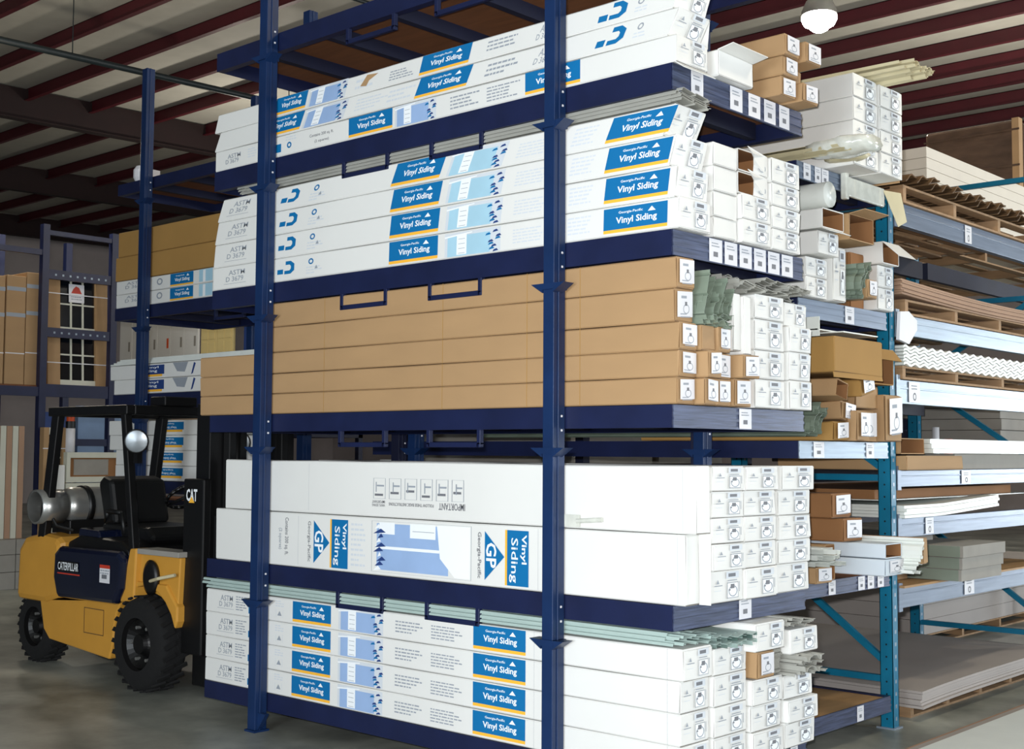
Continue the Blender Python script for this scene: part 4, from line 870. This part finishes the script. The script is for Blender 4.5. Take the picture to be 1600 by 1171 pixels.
# ------------------------------------------------------------------ back-to-back rack on the left
rack3 = thing('storage_rack', (0, 0, 0), 'blue rack behind the forklift with cartons on four decks', 'storage rack')
LX0, LX1, LY0, LY1 = -10.86, -7.30, 6.40, 7.50
L1d = (1.31, 1.418); L2d = (2.070, 2.205); L3d = (2.905, 3.020); L4d = (4.095, 4.200)
for dd in (L1d, L2d, L3d, L4d): deck(rack3, LX0, LX1, LY0, LY1, *dd, handles=[(-9.25, -8.85)] if dd is not L1d else ())
wing_post(rack3, -10.32, -10.24, 6.30, 6.385, 5.19, [1.22, 1.98, 2.81, 3.98]); wing_post(rack3, -7.98, -7.90, 6.30, 6.385, 5.19, [1.22, 1.98, 2.81])
wing_post(rack3, -10.32, -10.24, 7.51, 7.59, 5.19, [1.22, 1.98]); wing_post(rack3, -7.98, -7.90, 7.51, 7.59, 5.19, [1.22, 1.98])
X6 = lambda X, Y=470: ony(X, Y, 6.4).x
def art_l4(x):
    a = [T(x(194), .35, x(222), .6, 'D 3679', 'print_grey'), T(x(196), .65, x(222), .85, 'ASTM', 'print_grey'), ('ring', x(243), .3, x(252), .8, 'print_grey', .6)] + label_art(x(264), x(300), .06, .95, 1) + [G('printed_picture'), ('rect', x(309), .1, x(330), .95, 'print_light'), ('rect', x(315), .1, x(319), .9, 'print_white')]
    return a
stack((6.41, 6.68), -10.86, -7.32, [3.278, 3.150, 3.0225], 'siding_carton', 'blue-labelled white carton', 'under the tall kraft cartons behind the forklift', 'labelled cartons behind the forklift', front=art_l4(X6), end=None)
stack((6.41, 6.95), [-10.84, -10.88], -7.32, [3.742, 3.505, 3.281], 'kraft_carton', 'tall kraft carton', 'of the pair above the forklift', 'tall kraft cartons above the forklift', m='kraft_gold', end=None)
Xn = lambda X, Y=590: ony(X, Y, 6.4).x
def art_l3(x):
    return [G('printed_label'), ('rect', x(216), .25, x(255), .88, 'print_navy'), ('rect', x(216), .10, x(252), .25, 'print_yellow'), T(x(222), .35, x(244), .58, 'Siding'), T(x(224), .62, x(246), .8, 'Vinyl'), G('printed_picture'), ('poly', x(268), .3, x(292), .95, 'print_grey', [(0, 1), (1, 1), (.8, 0), (.3, .1)]), ('poly', x(297), .1, x(304), .9, 'print_navy', [(0, 0), (.4, .1), (1, .9), (.6, 1)])]
stack((6.41, 6.70), [-10.93, -10.86], -7.32, [2.480, 2.345, 2.208], 'siding_carton', 'white carton with navy label', 'of the pair just above the forklift roof', 'navy-labelled cartons above the forklift', front=art_l3(Xn), end=None)
for i in range(4):
    g = MB(); g.box(-10.95 + .04 * i, -7.6, 6.42 + .01 * i, 6.66, 2.484 + .014 * i, 2.4965 + .014 * i, 'vinyl_white'); o = g.build('white_trim_board'); tag(o, 'thin white trim board lying on the navy-labelled cartons', 'trim board', 'thin white trim boards behind the forklift')
def art_l2(x):
    return [G('printed_label'), ('rect', x(247), .35, x(285), .86, 'print_blue'), ('rect', x(247), .20, x(283), .35, 'print_yellow'), T(x(252), .42, x(274), .60, 'Vinyl Siding', rot=180), T(x(254), .68, x(270), .80, 'Georgia-Pacific', rot=180)]
Xm = lambda X, Y=700: ony(X, Y, 6.4).x
stack((6.41, 6.70), [-10.93, -10.91, -10.80, -10.80], -8.75, [1.965, 1.829, 1.692, 1.556, 1.421], 'siding_carton', 'blue-labelled white carton', 'in the stack seen through the forklift cab', 'cartons seen through the forklift cab', front=art_l2(Xm), end=None, x1s=[-8.8, -8.86, -8.95, -9.0])
for i in range(3):
    g = MB(); g.box(-16.0 + .3 * i, -15.75 + .3 * i, 11.6, 12.2, 3.153, 3.75 - .1 * i, ['print_navy', 'stone_grey', 'door_blue'][i]); o = g.build('stacked_package'); tag(o, ['navy package right of the yellow doors, far behind', 'grey package between navy and blue ones, far behind', 'light blue package at the right end of the far door shelf'][i], 'package')
g = MB(); g.lathe([(0, .05), (.05, .075), (.12, .075), (.16, .05), (.16, 0)], (-10.62, 6.50, 4.203), (0, 0, 1), 'tag_white', 14); g.box(-10.56, -10.40, 6.44, 6.56, 4.203, 4.30, 'tag_white'); o = g.build('white_fixture'); tag(o, 'small white plastic fixture at the end of the highest left deck', 'fixture')

# far stock between the two left racks: white and yellow doors on a shelf
far = shelf_unit(-19.7, -14.4, 11.5, 12.6, 5.0, [.9, 2.0, 3.15], 'long blue shelf far behind, holding white and yellow doors')
for i in range(6):
    t = thing('panel_door', (-19.42 + .382 * i, 11.55, 3.153), ['white door slab far behind, leftmost of the row', 'white door slab, second in the far row', 'white door slab, third in the far row', 'white door slab, fourth in the far row with an orange sticker', 'white door slab, fifth in the far row', 'white door slab, sixth in the far row'][i], 'door', 'white door slabs on the far shelf')
    g = MB(); g.box(0, .372, 0, .04, 0, 1.25, 'white_board'); g.build('door_slab', t, bevel=.004)
    g = MB(); g.box(.27, .32, -.004, .0, .18, .34, 'orange_cap' if i == 3 else 'stone_grey'); g.build('lock_cutout', t)
for i in range(2):
    t = thing('panel_door', (-17.05 + .43 * i, 11.55, 3.153), ['pale yellow panelled door, left one of the far pair', 'pale yellow panelled door, right one of the far pair'][i], 'door', 'pale yellow doors on the far shelf')
    g = MB(); g.box(0, .42, 0, .04, 0, 1.2, 'door_yellow'); g.build('door_slab', t, bevel=.004)
    for a in (.05, .23):
        for b, c in ((.05, .22), (.26, 1.1)): g = MB(); g.box(a, a + .14, -.008, .0, b, c, 'door_yellow'); g.build('raised_panel', t, bevel=.006)
# shelf low items far behind the cab
for i in range(3):
    g = MB(); g.box(-19.2 + 1.3 * i, -18.0 + 1.3 * i, 11.6, 12.3, 2.005, 2.7 - .1 * i, ['stone_grey', 'kraft', 'white_board'][i]); o = g.build('stacked_package'); tag(o, ['grey package low on the far door shelf', 'kraft package low on the far door shelf', 'white package low on the far door shelf'][i], 'package')

# ------------------------------------------------------------------ window rack at far left
WX = -15.3
t = thing('storage_rack', (WX, 7.9, 0), 'perforated blue rack of boxed windows at the far left', 'storage rack')
for a, yy in ((0, .08), (0, 1.05), (-1.2, .08), (-1.2, 1.05), (0, -1.7)):
    g = MB(); g.box(a, a + .09, yy - .045, yy + .045, 0, 4.55, 'rack_blue'); g.build('upright_post', t)
for z, (a, b), hh in ((4.42, (.12, 1.0), .06), (3.86, (.12, 1.0), .12), (3.12, (.12, 1.0), .12), (1.74, (.12, 1.0), .09), (2.36, (.12, 1.0), .16), (2.36, (-1.66, .035), .12), (4.15, (-1.66, .035), .07)):
    g = MB(); g.box(.02, .08, a, b, z, z + hh, 'rack_blue')
    if hh == .12 and a > 0:
        for q in range(8): g.box(.0802, .0815, a + .09 + .1 * q, a + .115 + .1 * q, z + .045, z + .07, 'galv')
    g.build('cross_beam', t)
g = MB(); g.box(-1.15, .02, -1.66, 1.05, 2.475, 2.50, 'plywood'); g.build('shelf_board', t)
def crate_window(x, y, z, w_, h, lean, label, kind=0):
    t = thing('boxed_window', (x, y, z), label, 'window'); t.rotation_euler = (0, R(-lean), 0)
    k = .17 if kind == 0 else .07
    for nm, a, b in (('cardboard_edge', 0, k), ('cardboard_edge', w_ - k, w_)):
        g = MB(); g.box(-.09, .012, a, b, 0, h, 'kraft'); g.build(nm, t)
    g = MB(); g.box(-.07, 0, k, w_ - k, 0, .09, 'window_vinyl'); g.box(-.07, 0, k, w_ - k, h - .09, h, 'window_vinyl'); g.box(-.065, -.01, k, w_ - k, h * .5 - .03, h * .5 + .03, 'window_vinyl'); g.build('window_frame', t)
    g = MB(); g.box(-.05, -.03, k, w_ - k, .09, h - .09, 'dark_glass'); g.build('glass_pane', t)
    g = MB()
    for q in (1, 2): g.box(-.032, -.015, k + (w_ - 2 * k) * q / 3 - .012, k + (w_ - 2 * k) * q / 3 + .012, .09, h - .09, 'window_vinyl')
    for q in (.28, .72): g.box(-.032, -.018, k, w_ - k, h * q - .01, h * q + .01, 'window_vinyl')
    g.build('muntin_bars', t)
    if kind == 0:
        g = MB(); draw(g, [('base', .36, .74, .62, .9, 'tag_white'), ('poly', .40, .82, .58, .885, 'print_red', [(0, 0), (1, 0), (.75, .8), (.45, 1), (.2, .6)]), ('lines', .4, .76, .58, .80, 'print_grey', 2)], lambda u, v, l: (-.012 + l, w_ * u, h * v)); g.build('window_sticker', t)
    for q in (.2, .8):
        g = MB(); g.box(.013, .017, -.01, w_ + .01, h * q, h * q + .012, 'tag_white'); g.build('strap', t)
    return t
crate_window(-15.36, 8.12, 2.502, .84, 1.5, 3, 'boxed grid window with cardboard edges standing in the far left rack')
for i, (ya, yb, h) in enumerate(((7.78, 7.97, 1.42), (7.52, 7.77, 1.36), (7.34, 7.50, 1.34))):
    t2 = thing('kraft_pack', (-15.4, ya, 2.502), ['narrow kraft wrapped window pack touching the far left post', 'wide kraft wrapped window pack with printed tape, far left', 'kraft edged window pack cut by the left edge of the photo'][i], 'window pack', 'kraft wrapped packs in the far left rack')
    g = MB(); g.box(-.35, .1, 0, yb - ya, 0, h, 'kraft'); g.build('cardboard_body', t2, bevel=.006)
    for q in (.28, .62, .86):
        g = MB(); g.box(.1005, .103, 0, yb - ya, h * q, h * q + .05 if q != .28 else h * q + .012, 'print_grey' if q != .28 else 'tag_white'); g.build('tape_band', t2)
# lower level: bundles, crates, doors
for i in range(5):
    g = MB(); g.box(-15.25, -15.18, 7.36 + .078 * i, 7.43 + .078 * i, .42, 1.98, ['fibre_brown', 'window_vinyl'][i % 2]); o = g.build('wrapped_frame'); tag(o, 'upright wrapped frame in the striped bundle at the far left', 'wrapped frame', 'striped bundle of wrapped frames')
for i in range(6):
    g = MB(); yy = 7.30 + .28 * (i % 2); zz = .0 + .21 * (i // 2); g.box(-15.35, -14.98, yy, yy + .27, zz, zz + .205 if i < 4 else zz - .0 + .0 + .18, 'stone_grey'); o = g.build('grey_carton', bevel=.004)
    tag(o, 'pale grey carton %s, %s of the pair below the striped bundle' % (['on the floor', 'in the middle row', 'in the upper row'][i // 2], ['left', 'right'][i % 2]), 'carton', 'pale grey cartons at the far left')
crate_window(-15.1, 7.95, .62, .32, 1.35, 0, 'narrow boxed window standing beside the striped bundle', 1)
def low_crate(y0, y1, z0_, z1_, label, x=-15.0):
    t2 = thing('window_crate', (x, y0, z0_), label, 'window crate'); w_ = y1 - y0; h = z1_ - z0_
    g = MB(); g.box(-.2, 0, 0, w_, 0, .07, 'window_vinyl'); g.box(-.2, 0, 0, w_, h - .07, h, 'window_vinyl'); g.box(-.2, 0, 0, .05, .07, h - .07, 'window_vinyl'); g.box(-.2, 0, w_ - .05, w_, .07, h - .07, 'window_vinyl'); g.build('crate_frame', t2)
    g = MB(); g.box(-.15, -.05, .05, w_ - .05, .07, h - .07, 'kraft_dark'); g.build('crate_core', t2)
    g = MB(); g.box(-.049, -.04, .12, w_ - .2, .09, h - .09, 'stone_grey'); g.build('glass_pane', t2)
low_crate(8.22, 9.02, 1.28, 1.66, 'low window crate on top behind the gas bottle'); low_crate(8.22, 9.05, .82, 1.27, 'low window crate beneath, behind the gas bottle')
low_crate(8.22, 9.05, .30, .81, 'lowest window crate behind the forklift counterweight')
g = MB(); g.box(-16.4, -16.3, 8.6, 9.0, .4, 2.2, 'print_navy'); o = g.build('door_slab'); tag(o, 'slate blue door slab standing behind the far left rack', 'door')
g = MB(); g.box(-16.5, -16.42, 9.15, 10.2, .2, 2.3, 'door_blue'); o = g.build('door_slab'); tag(o, 'light blue door slab beside the cartons seen through the forklift', 'door')
t2 = thing('sealant_tube', (-15.08, 8.30, 1.662), 'white tube with orange cap standing on the upper window crate', 'tube'); g = MB(); g.cyl((0, 0, 0), (0, 0, .30), .06, 'tag_white', 14); g.build('tube_body', t2, smooth=True); g = MB(); g.cyl((0, 0, .30), (0, 0, .39), .06, 'black_paint', 14); g.build('black_collar', t2); g = MB(); g.cyl((0, 0, .39), (0, 0, .50), .05, 'orange_cap', 14); g.build('orange_cap', t2)
g = MB(); g.box(-15.15, -15.0, 8.02, 8.2, .9, 1.5, 'white_board'); o = g.build('white_bracket_box', bevel=.01); tag(o, 'small white box standing left of the gas bottle', 'box')
# goods on the far teal bay, seen in the gap above the long white boxes
g = MB(); g.box(-4.72, -3.66, 10.4, 12.95, 1.603, 1.617, 'plywood'); o = g.build('plywood_deck'); tag(o, 'plywood sheet on the far teal bay behind the long white boxes', 'plywood sheet')
for i in range(6):
    g = MB(); g.box(-5.6, -4.30 + .01 * (i % 2), 11.0, 12.9, 1.619 + .098 * i, 1.619 + .098 * i + .095, 'stone_grey'); o = g.build('shingle_bundle', bevel=.004); tag(o, 'grey bundle on the far teal bay, %s of six' % ['lowest', 'second', 'third', 'fourth', 'fifth', 'topmost'][i], 'bundle', 'grey bundles on the far teal bay')
g = MB(); g.box(-6.4, -5.1, 10.75, 10.95, 1.62, 2.02, 'gloss_navy'); o = g.build('dark_crate', bevel=.01); tag(o, 'dark glossy crate behind the teal upright, above the open kraft box', 'crate')
g = MB(); g.cyl((-4.60, 10.62, 1.618), (-4.60, 10.62, 1.83), .035, 'orange_cap', 14); o = g.build('orange_canister', smooth=True); tag(o, 'orange canister beside the dark crate on the far teal bay', 'canister')
g = MB(); g.cyl((-4.68, 10.55, 1.618), (-4.68, 10.55, 1.93), .03, 'tag_white', 14); o = g.build('white_canister', smooth=True); tag(o, 'white canister left of the orange canister on the far teal bay', 'canister')

# ------------------------------------------------------------------ forklift, facing the near rack
fl = thing('forklift', (-8.75, 5.0, 0), 'yellow forklift with black mast, gas bottle and dark blue side cover', 'forklift')
FX0 = -8.75; FY0 = 5.0; FWD = 1.08
def fb(*a): return a
def wheel(x, y0, r, w_, name='wheel'):
    g = MB(); hub = r * .56
    prof = [(0, hub), (0.0, r * .86), (.03, r * .97), (.06, r), (w_ - .06, r), (w_ - .03, r * .97), (w_, r * .86), (w_, hub)]
    g.lathe(prof, (x - FX0, y0 - FY0, r), (0, 1, 0), 'black_rubber', 36)
    o = g.build(name, fl, smooth=True)
    g = MB()
    for i in range(26):
        a = 2 * math.pi * i / 26; c, s_ = math.cos(a), math.sin(a)
        for k in (0, 1):
            p0 = (x - FX0 + c * (r + .004), y0 - FY0 + (.015 if k == 0 else w_ / 2 + .01), r + s_ * (r + .004)); a2 = a + (.12 if k == 0 else .12)
            p1 = (x - FX0 + math.cos(a2) * (r + .004), y0 - FY0 + (w_ / 2 - .01 if k == 0 else w_ - .015), r + math.sin(a2) * (r + .004))
            g.beam(p0, p1, .03, .014, 'black_rubber', up=(c, 0, s_))
    g.build('tread', o)
    g = MB(); g.lathe([(.05, hub), (.03, hub * .92), (.05, hub * .8), (.09, hub * .55), (.05, hub * .42), (.02, hub * .36), (.02, 0)], (x - FX0, y0 - FY0, r), (0, 1, 0), 'black_paint', 28)
    for i in range(6):
        a = 2 * math.pi * i / 6; g.cyl((x - FX0 + math.cos(a) * hub * .68, y0 - FY0 + .04, r + math.sin(a) * hub * .68), (x - FX0 + math.cos(a) * hub * .68, y0 - FY0 + .075, r + math.sin(a) * hub * .68), .012, 'aluminium', 6)
    g.build('rim', o, smooth=False)
wheel(-8.07, 4.98, .330, .23); wheel(-8.07, 5.86, .330, .23); wheel(-9.80, 5.12, .280, .19); wheel(-9.80, 5.76, .280, .19)
def side(poly, y0, y1, m, name, bevel=.02, **k):
    g = MB(); g.prism([(x - FX0, z) for x, z in poly], y0 - FY0, y1 - FY0, m, 'y'); return g.build(name, fl, bevel=bevel, **k)
side([(-9.92, .50), (-9.90, .90), (-9.80, 1.00), (-9.55, 1.04), (-9.30, 1.02), (-9.24, .98), (-9.19, .56), (-9.45, .50)], 5.02, 6.05, 'cat_yellow', 'counterweight', .05)
# frame skirt with wheel arch cut
arch = [(-8.07 + .405 * math.cos(a), .33 + .405 * math.sin(a)) for a in [R(d) for d in range(200, 19, -15)]]
side([(-9.56, .53), (-9.49, .30), (-9.40, .23), (-8.52, .17)] + [p for p in arch if p[1] > .2] + [(-7.66, .52), (-7.66, .62), (-7.8, .76), (-8.3, .76), (-8.3, .62)], 5.04, 5.20, 'cat_yellow', 'frame_skirt', .012)
side([(-9.56, .53), (-9.49, .30), (-9.40, .23), (-8.52, .17)] + [p for p in arch if p[1] > .2] + [(-7.66, .52), (-7.66, .62), (-7.8, .76), (-8.3, .76), (-8.3, .62)], 5.88, 6.03, 'cat_yellow', 'frame_skirt', .012)
side([(-9.3, .25), (-8.4, .25), (-7.75, .45), (-7.75, .6), (-9.4, .6)], 5.2, 5.88, 'black_paint', 'chassis', .01)
side([(-8.36, .60), (-8.24, .99), (-8.16, .995), (-8.18, .62)], 5.02, 5.14, 'cat_yellow', 'step_cowl', .012)
side([(-8.18, .74), (-8.16, .955), (-7.66, .955), (-7.68, .62)], 5.06, 5.14, 'cat_yellow', 'cowl_face', .008)
side([(-8.16, .957), (-8.16, .995), (-7.64, .995), (-7.64, .957)], 5.03, 5.2, 'stone_grey', 'cowl_top', .004)
side([(-8.28, .70), (-8.22, .99), (-7.64, .995), (-7.66, .72)], 5.94, 6.03, 'cat_yellow', 'step_cowl', .015)
side([(-7.72, .6), (-7.72, 1.12), (-7.62, 1.15), (-7.56, 1.0), (-7.56, .6)], 5.15, 5.93, 'black_paint', 'dashboard', .015)
side([(-8.2, .60), (-8.2, .64), (-7.72, .64), (-7.72, .60)], 5.15, 5.93, 'black_paint', 'floor_plate', .004)
cov = side([(-9.20, .57), (-9.26, .72), (-9.25, .90), (-9.17, .96), (-8.33, .965), (-8.26, .92), (-8.29, .70), (-8.37, .58)], 4.975, 5.06, 'gloss_navy', 'side_cover', .035)
side([(-9.20, .57), (-9.26, .72), (-9.25, .90), (-9.17, .955), (-8.30, .965), (-8.24, .90), (-8.28, .68), (-8.36, .58)], 6.0, 6.04, 'gloss_navy', 'side_cover', .02)
side([(-9.2, .6), (-9.2, .99), (-9.02, 1.05), (-8.45, 1.03), (-8.33, .97), (-8.33, .6)], 5.06, 5.99, 'black_paint', 'engine_hood', .03)
side([(-9.08, 1.03), (-9.06, 1.10), (-8.78, 1.09), (-8.76, 1.03)], 5.08, 5.55, 'gloss_navy', 'battery_box', .015)
g = MB(); f_ = lambda u, v, l: (u - FX0, 4.972 - FY0 - l, v)
draw(g, [('base', -9.17, .775, -8.86, .855, 'black_paint'), T(-9.165, .785, -8.865, .845, 'CATERPILLAR', 'print_white', bold=.01), ('rect', -9.17, .755, -8.84, .765, 'print_red')], f_); g.build('maker_badge', fl)
g = MB(); draw(g, [('base', -8.56, .73, -8.42, .86, 'tag_white'), ('rect', -8.56, .835, -8.42, .86, 'print_red'), ('rect', -8.53, .76, -8.46, .79, 'print_ink'), ('lines', -8.55, .79, -8.43, .83, 'print_grey', 2)], f_); g.build('warning_sticker', fl)
g = MB(); draw(g, [('frame', -8.88, .33, -8.60, .52, 'seam_brown', .006)], lambda u, v, l: (u - FX0, 5.038 - FY0 - l, v)); g.build('access_panel_line', fl)
# seat
side([(-9.05, 1.03), (-9.07, 1.13), (-8.42, 1.12), (-8.34, 1.05), (-8.38, 1.00)], 5.27, 5.80, 'seat_vinyl', 'seat_cushion', .03)
side([(-9.06, 1.10), (-9.17, 1.44), (-9.10, 1.49), (-8.98, 1.46), (-8.90, 1.13)], 5.29, 5.78, 'seat_vinyl', 'backrest', .03)
g = MB(); g.tube([(-.30, .30, 1.14), (-.24, .28, 1.22), (-.02, .27, 1.22), (.02, .27, 1.06)], .018, 'seat_vinyl'); g.build('armrest', fl, smooth=True)
# steering wheel
g = MB(); n = 20; c = Vector((.52, .50, 1.36)); ax = Vector((-.55, 0, .83)).normalized(); a = ax.orthogonal().normalized(); b = ax.cross(a)
pth = [tuple(c + a * math.cos(2 * math.pi * i / n) * .17 + b * math.sin(2 * math.pi * i / n) * .17) for i in range(n + 1)]
g.tube(pth, .014, 'black_paint', 6); g.beam(pth[0], pth[n // 2], .02, .02, 'black_paint'); g.cyl(tuple(c), (.92, .50, 1.02), .025, 'black_paint', 8); g.build('steering_wheel', fl, smooth=True)
g = MB(); g.box(.74, .96, .40, .66, 1.34, 1.47, 'black_paint'); g.build('instrument_panel', fl, bevel=.02)
for q in (.72, .80): g = MB(); g.cyl((.78, q, 1.12), (.70, q, 1.36), .008, 'black_paint', 6); g.add(*ball((.70, q, 1.37), .02), 'black_paint'); g.build('control_lever', fl)
# overhead guard
RZ = 1.975
def pole(p0, p1, w1, w2, name='guard_post'):
    g = MB(); g.beam((p0[0] - FX0, p0[1] - FY0, p0[2]), (p1[0] - FX0, p1[1] - FY0, p1[2]), w1, w2, 'black_paint', up=(0, 1, 0)); return g.build(name, fl, bevel=.008)
for yy in (5.06, 5.99):
    pole((-9.56, yy, .97), (-9.38, yy, RZ), .10, .06); gp_ = pole((-8.24, yy, .96), (-8.40, yy, RZ), .06, .06)
g = MB(); zt = RZ + .05
g.box(-9.47 - FX0, -8.33 - FX0, 5.02 - FY0, 5.09 - FY0, RZ - .02, zt, 'black_paint'); g.box(-9.47 - FX0, -8.33 - FX0, 5.96 - FY0, 6.03 - FY0, RZ - .02, zt, 'black_paint')
g.box(-9.47 - FX0, -9.38 - FX0, 5.09 - FY0, 5.96 - FY0, RZ - .02, zt, 'black_paint'); g.box(-8.41 - FX0, -8.33 - FX0, 5.09 - FY0, 5.96 - FY0, RZ - .02, zt, 'black_paint'); g.build('roof_frame', fl, bevel=.008)
for i in range(6):
    g = MB(); yy = 5.20 + .125 * i; g.box(-9.38 - FX0, -8.41 - FX0, yy - FY0, yy + .03 - FY0, RZ, RZ + .035, 'black_paint'); g.build('roof_bar', fl)
# headlights
for (x_, y_) in ((-8.24, 5.07), (-8.24, 5.96)):
    g = MB(); g.lathe([(-.05, 0), (-.045, .05), (0, .085), (.02, .09), (.02, .078)], (x_ - FX0 + .04, y_ - FY0 - .04, 1.76), (.75, -.65, -.1), 'black_paint', 20); o = g.build('headlight', fl, smooth=True)
    g = MB(); g.lathe([(.022, .0), (.020, .05), (.014, .079)], (x_ - FX0 + .04, y_ - FY0 - .04, 1.76), (.75, -.65, -.1), 'chrome_glass', 20); g.build('headlight_lens', o, smooth=True)
    g = MB(); g.box(x_ - FX0 - .03, x_ - FX0 + .02, y_ - FY0 - .02, y_ - FY0 + .02, 1.60, 1.72, 'black_paint'); g.build('lamp_bracket', o)
# gas bottle across the counterweight
g = MB(); cyx = -9.56 - FX0
g.lathe([(.12, 0), (.13, .08), (.17, .135), (.22, .15), (.70, .15), (.76, .13), (.79, .07), (.79, 0)], (cyx, 5.06 - FY0, 1.245), (0, 1, 0), 'aluminium', 28); o = g.build('gas_bottle', fl, smooth=True)
g = MB(); g.lathe([(-.06, .120), (-.06, .135), (.16, .135), (.16, .120), (-.06, .120)], (cyx, 5.04 - FY0, 1.245), (0, 1, 0), 'aluminium', 24); g.build('collar_ring', o, smooth=True)
g = MB(); g.cyl((cyx, 5.08 - FY0, 1.245), (cyx, 5.18 - FY0, 1.245), .03, 'black_paint', 10); g.tube([(cyx, .09, 1.245), (cyx + .06, .06, 1.22), (cyx + .12, .1, 1.10), (cyx + .2, .2, 1.06)], .012, 'black_paint'); g.build('valve_hose', o)
for q in (.30, .62):
    g = MB(); g.lathe([(q, .152), (q, .162), (q + .05, .162), (q + .05, .152)], (cyx, 5.06 - FY0, 1.245), (0, 1, 0), 'black_paint', 24); g.build('bottle_strap', o, smooth=True)
g = MB(); g.box(cyx - .14, cyx + .14, 5.2 - FY0, 5.85 - FY0, 1.02, 1.14, 'black_paint'); g.build('bottle_bracket', fl, bevel=.01)
# black disc standing in for the dark of an oval hole in the cowl
g = MB(); g.lathe([(0, 0), (0, .09), (.025, .1), (.04, .07), (.04, 0)], (0, 0, 0), (0, -1, 0), 'black_paint', 20); o = g.build('oval_cowl_hole', fl, smooth=True, loc=(-7.99 - FX0, 5.058 - FY0, .80)); o.scale = (.95, 1, 1.25)
g = MB(); g.tube([(-7.95 - FX0, .01, .78), (-7.80 - FX0, -.02, .81), (-7.66 - FX0, .02, .84)], .012, 'vinyl_cream'); g.build('tied_cord', fl)
# mast
for yy in (5.20, 5.80):
    g = MB(); g.box(-7.66 - FX0, -7.50 - FX0, yy - FY0 - .03, yy + .10 - FY0, .08, 2.02, 'black_paint'); g.box(-7.49 - FX0, -7.42 - FX0, yy + .075 - FY0 - (0 if yy < 5.5 else .15), yy + .135 - FY0 - (0 if yy < 5.5 else .15), .08, 2.08, 'black_paint'); g.build('mast_rail', fl, bevel=.006)
for z in (.15, 1.05, 1.93):
    g = MB(); g.box(-7.60 - FX0, -7.50 - FX0, 5.27 - FY0, 5.80 - FY0, z, z + .09, 'black_paint'); g.build('mast_crossbar', fl, bevel=.006)
for yy in (5.42, 5.66):
    g = MB(); g.cyl((-7.53 - FX0, yy - FY0, .2), (-7.53 - FX0, yy - FY0, 1.15), .035, 'black_paint', 12); g.cyl((-7.53 - FX0, yy - FY0, 1.15), (-7.53 - FX0, yy - FY0, 1.93), .022, 'black_paint', 12); g.build('lift_cylinder', fl, smooth=True)
for yy in (5.17, 5.91):
    g = MB(); g.cyl((-8.1 - FX0, yy - FY0, .62), (-7.62 - FX0, yy - FY0, .95), .03, 'black_paint', 10); g.build('tilt_cylinder', fl, smooth=True)
g = MB(); g.box(-7.70 - FX0, -7.46 - FX0, 5.10 - FY0, 5.165 - FY0, .30, 1.50, 'black_paint'); g.build('mast_side_plate', fl, bevel=.01)
g = MB(); draw(g, [T(-7.66, 1.345, -7.53, 1.43, 'CAT', 'print_white', bold=.03), ('poly', -7.63, 1.335, -7.56, 1.38, 'print_yellow', [(0, 0), (1, 0), (.5, 1)])], lambda u, v, l: (u - FX0, 5.097 - FY0 - l, v)); g.build('maker_emblem', fl)
g = MB(); g.box(-7.56 - FX0, -7.53 - FX0, 5.31 - FY0, 5.50 - FY0, .2, 1.95, 'black_paint'); g.build('hose_bundle_guard', fl)
for z in (.30, .72):
    g = MB(); g.box(-7.41 - FX0, -7.36 - FX0, 5.1 - FY0, 5.97 - FY0, z, z + .1, 'black_paint'); g.build('carriage_bar', fl, bevel=.006)
for yy in (5.14, 5.25, 5.5, 5.62, 5.85): 
    g = MB(); g.box(-7.39 - FX0, -7.36 - FX0, yy - FY0, yy + .03 - FY0, .82, 1.25, 'black_paint'); g.build('load_backrest_bar', fl)
for yy in (5.22, 5.74):
    g = MB(); g.box(-7.355 - FX0, -7.315 - FX0, yy - FY0, yy + .11 - FY0, .045, .82, 'black_paint'); g.prism([(-7.315 - FX0, .04), (-6.4 - FX0, .04), (-6.4 - FX0, .05), (-7.315 - FX0, .085)], yy - FY0, yy + .11 - FY0, 'black_paint', 'y'); g.build('fork', fl)
g = MB(); g.box(-.0, .20, .02, .30, zt + .001, zt + .07, 'black_paint'); o = g.build('dark_case', loc=(-8.50, 5.3, 0), bevel=.008); tag(o, 'dark flat case lying on the forklift roof beside the kraft cartons', 'case')

rebase(rack1, (XL, YF, 0)); rebase(rack2, (-7.2, 6.4, 0)); rebase(rack3, (LX0, LY0, 0)); rebase(rack4, (-4.72, 7.54, 0))
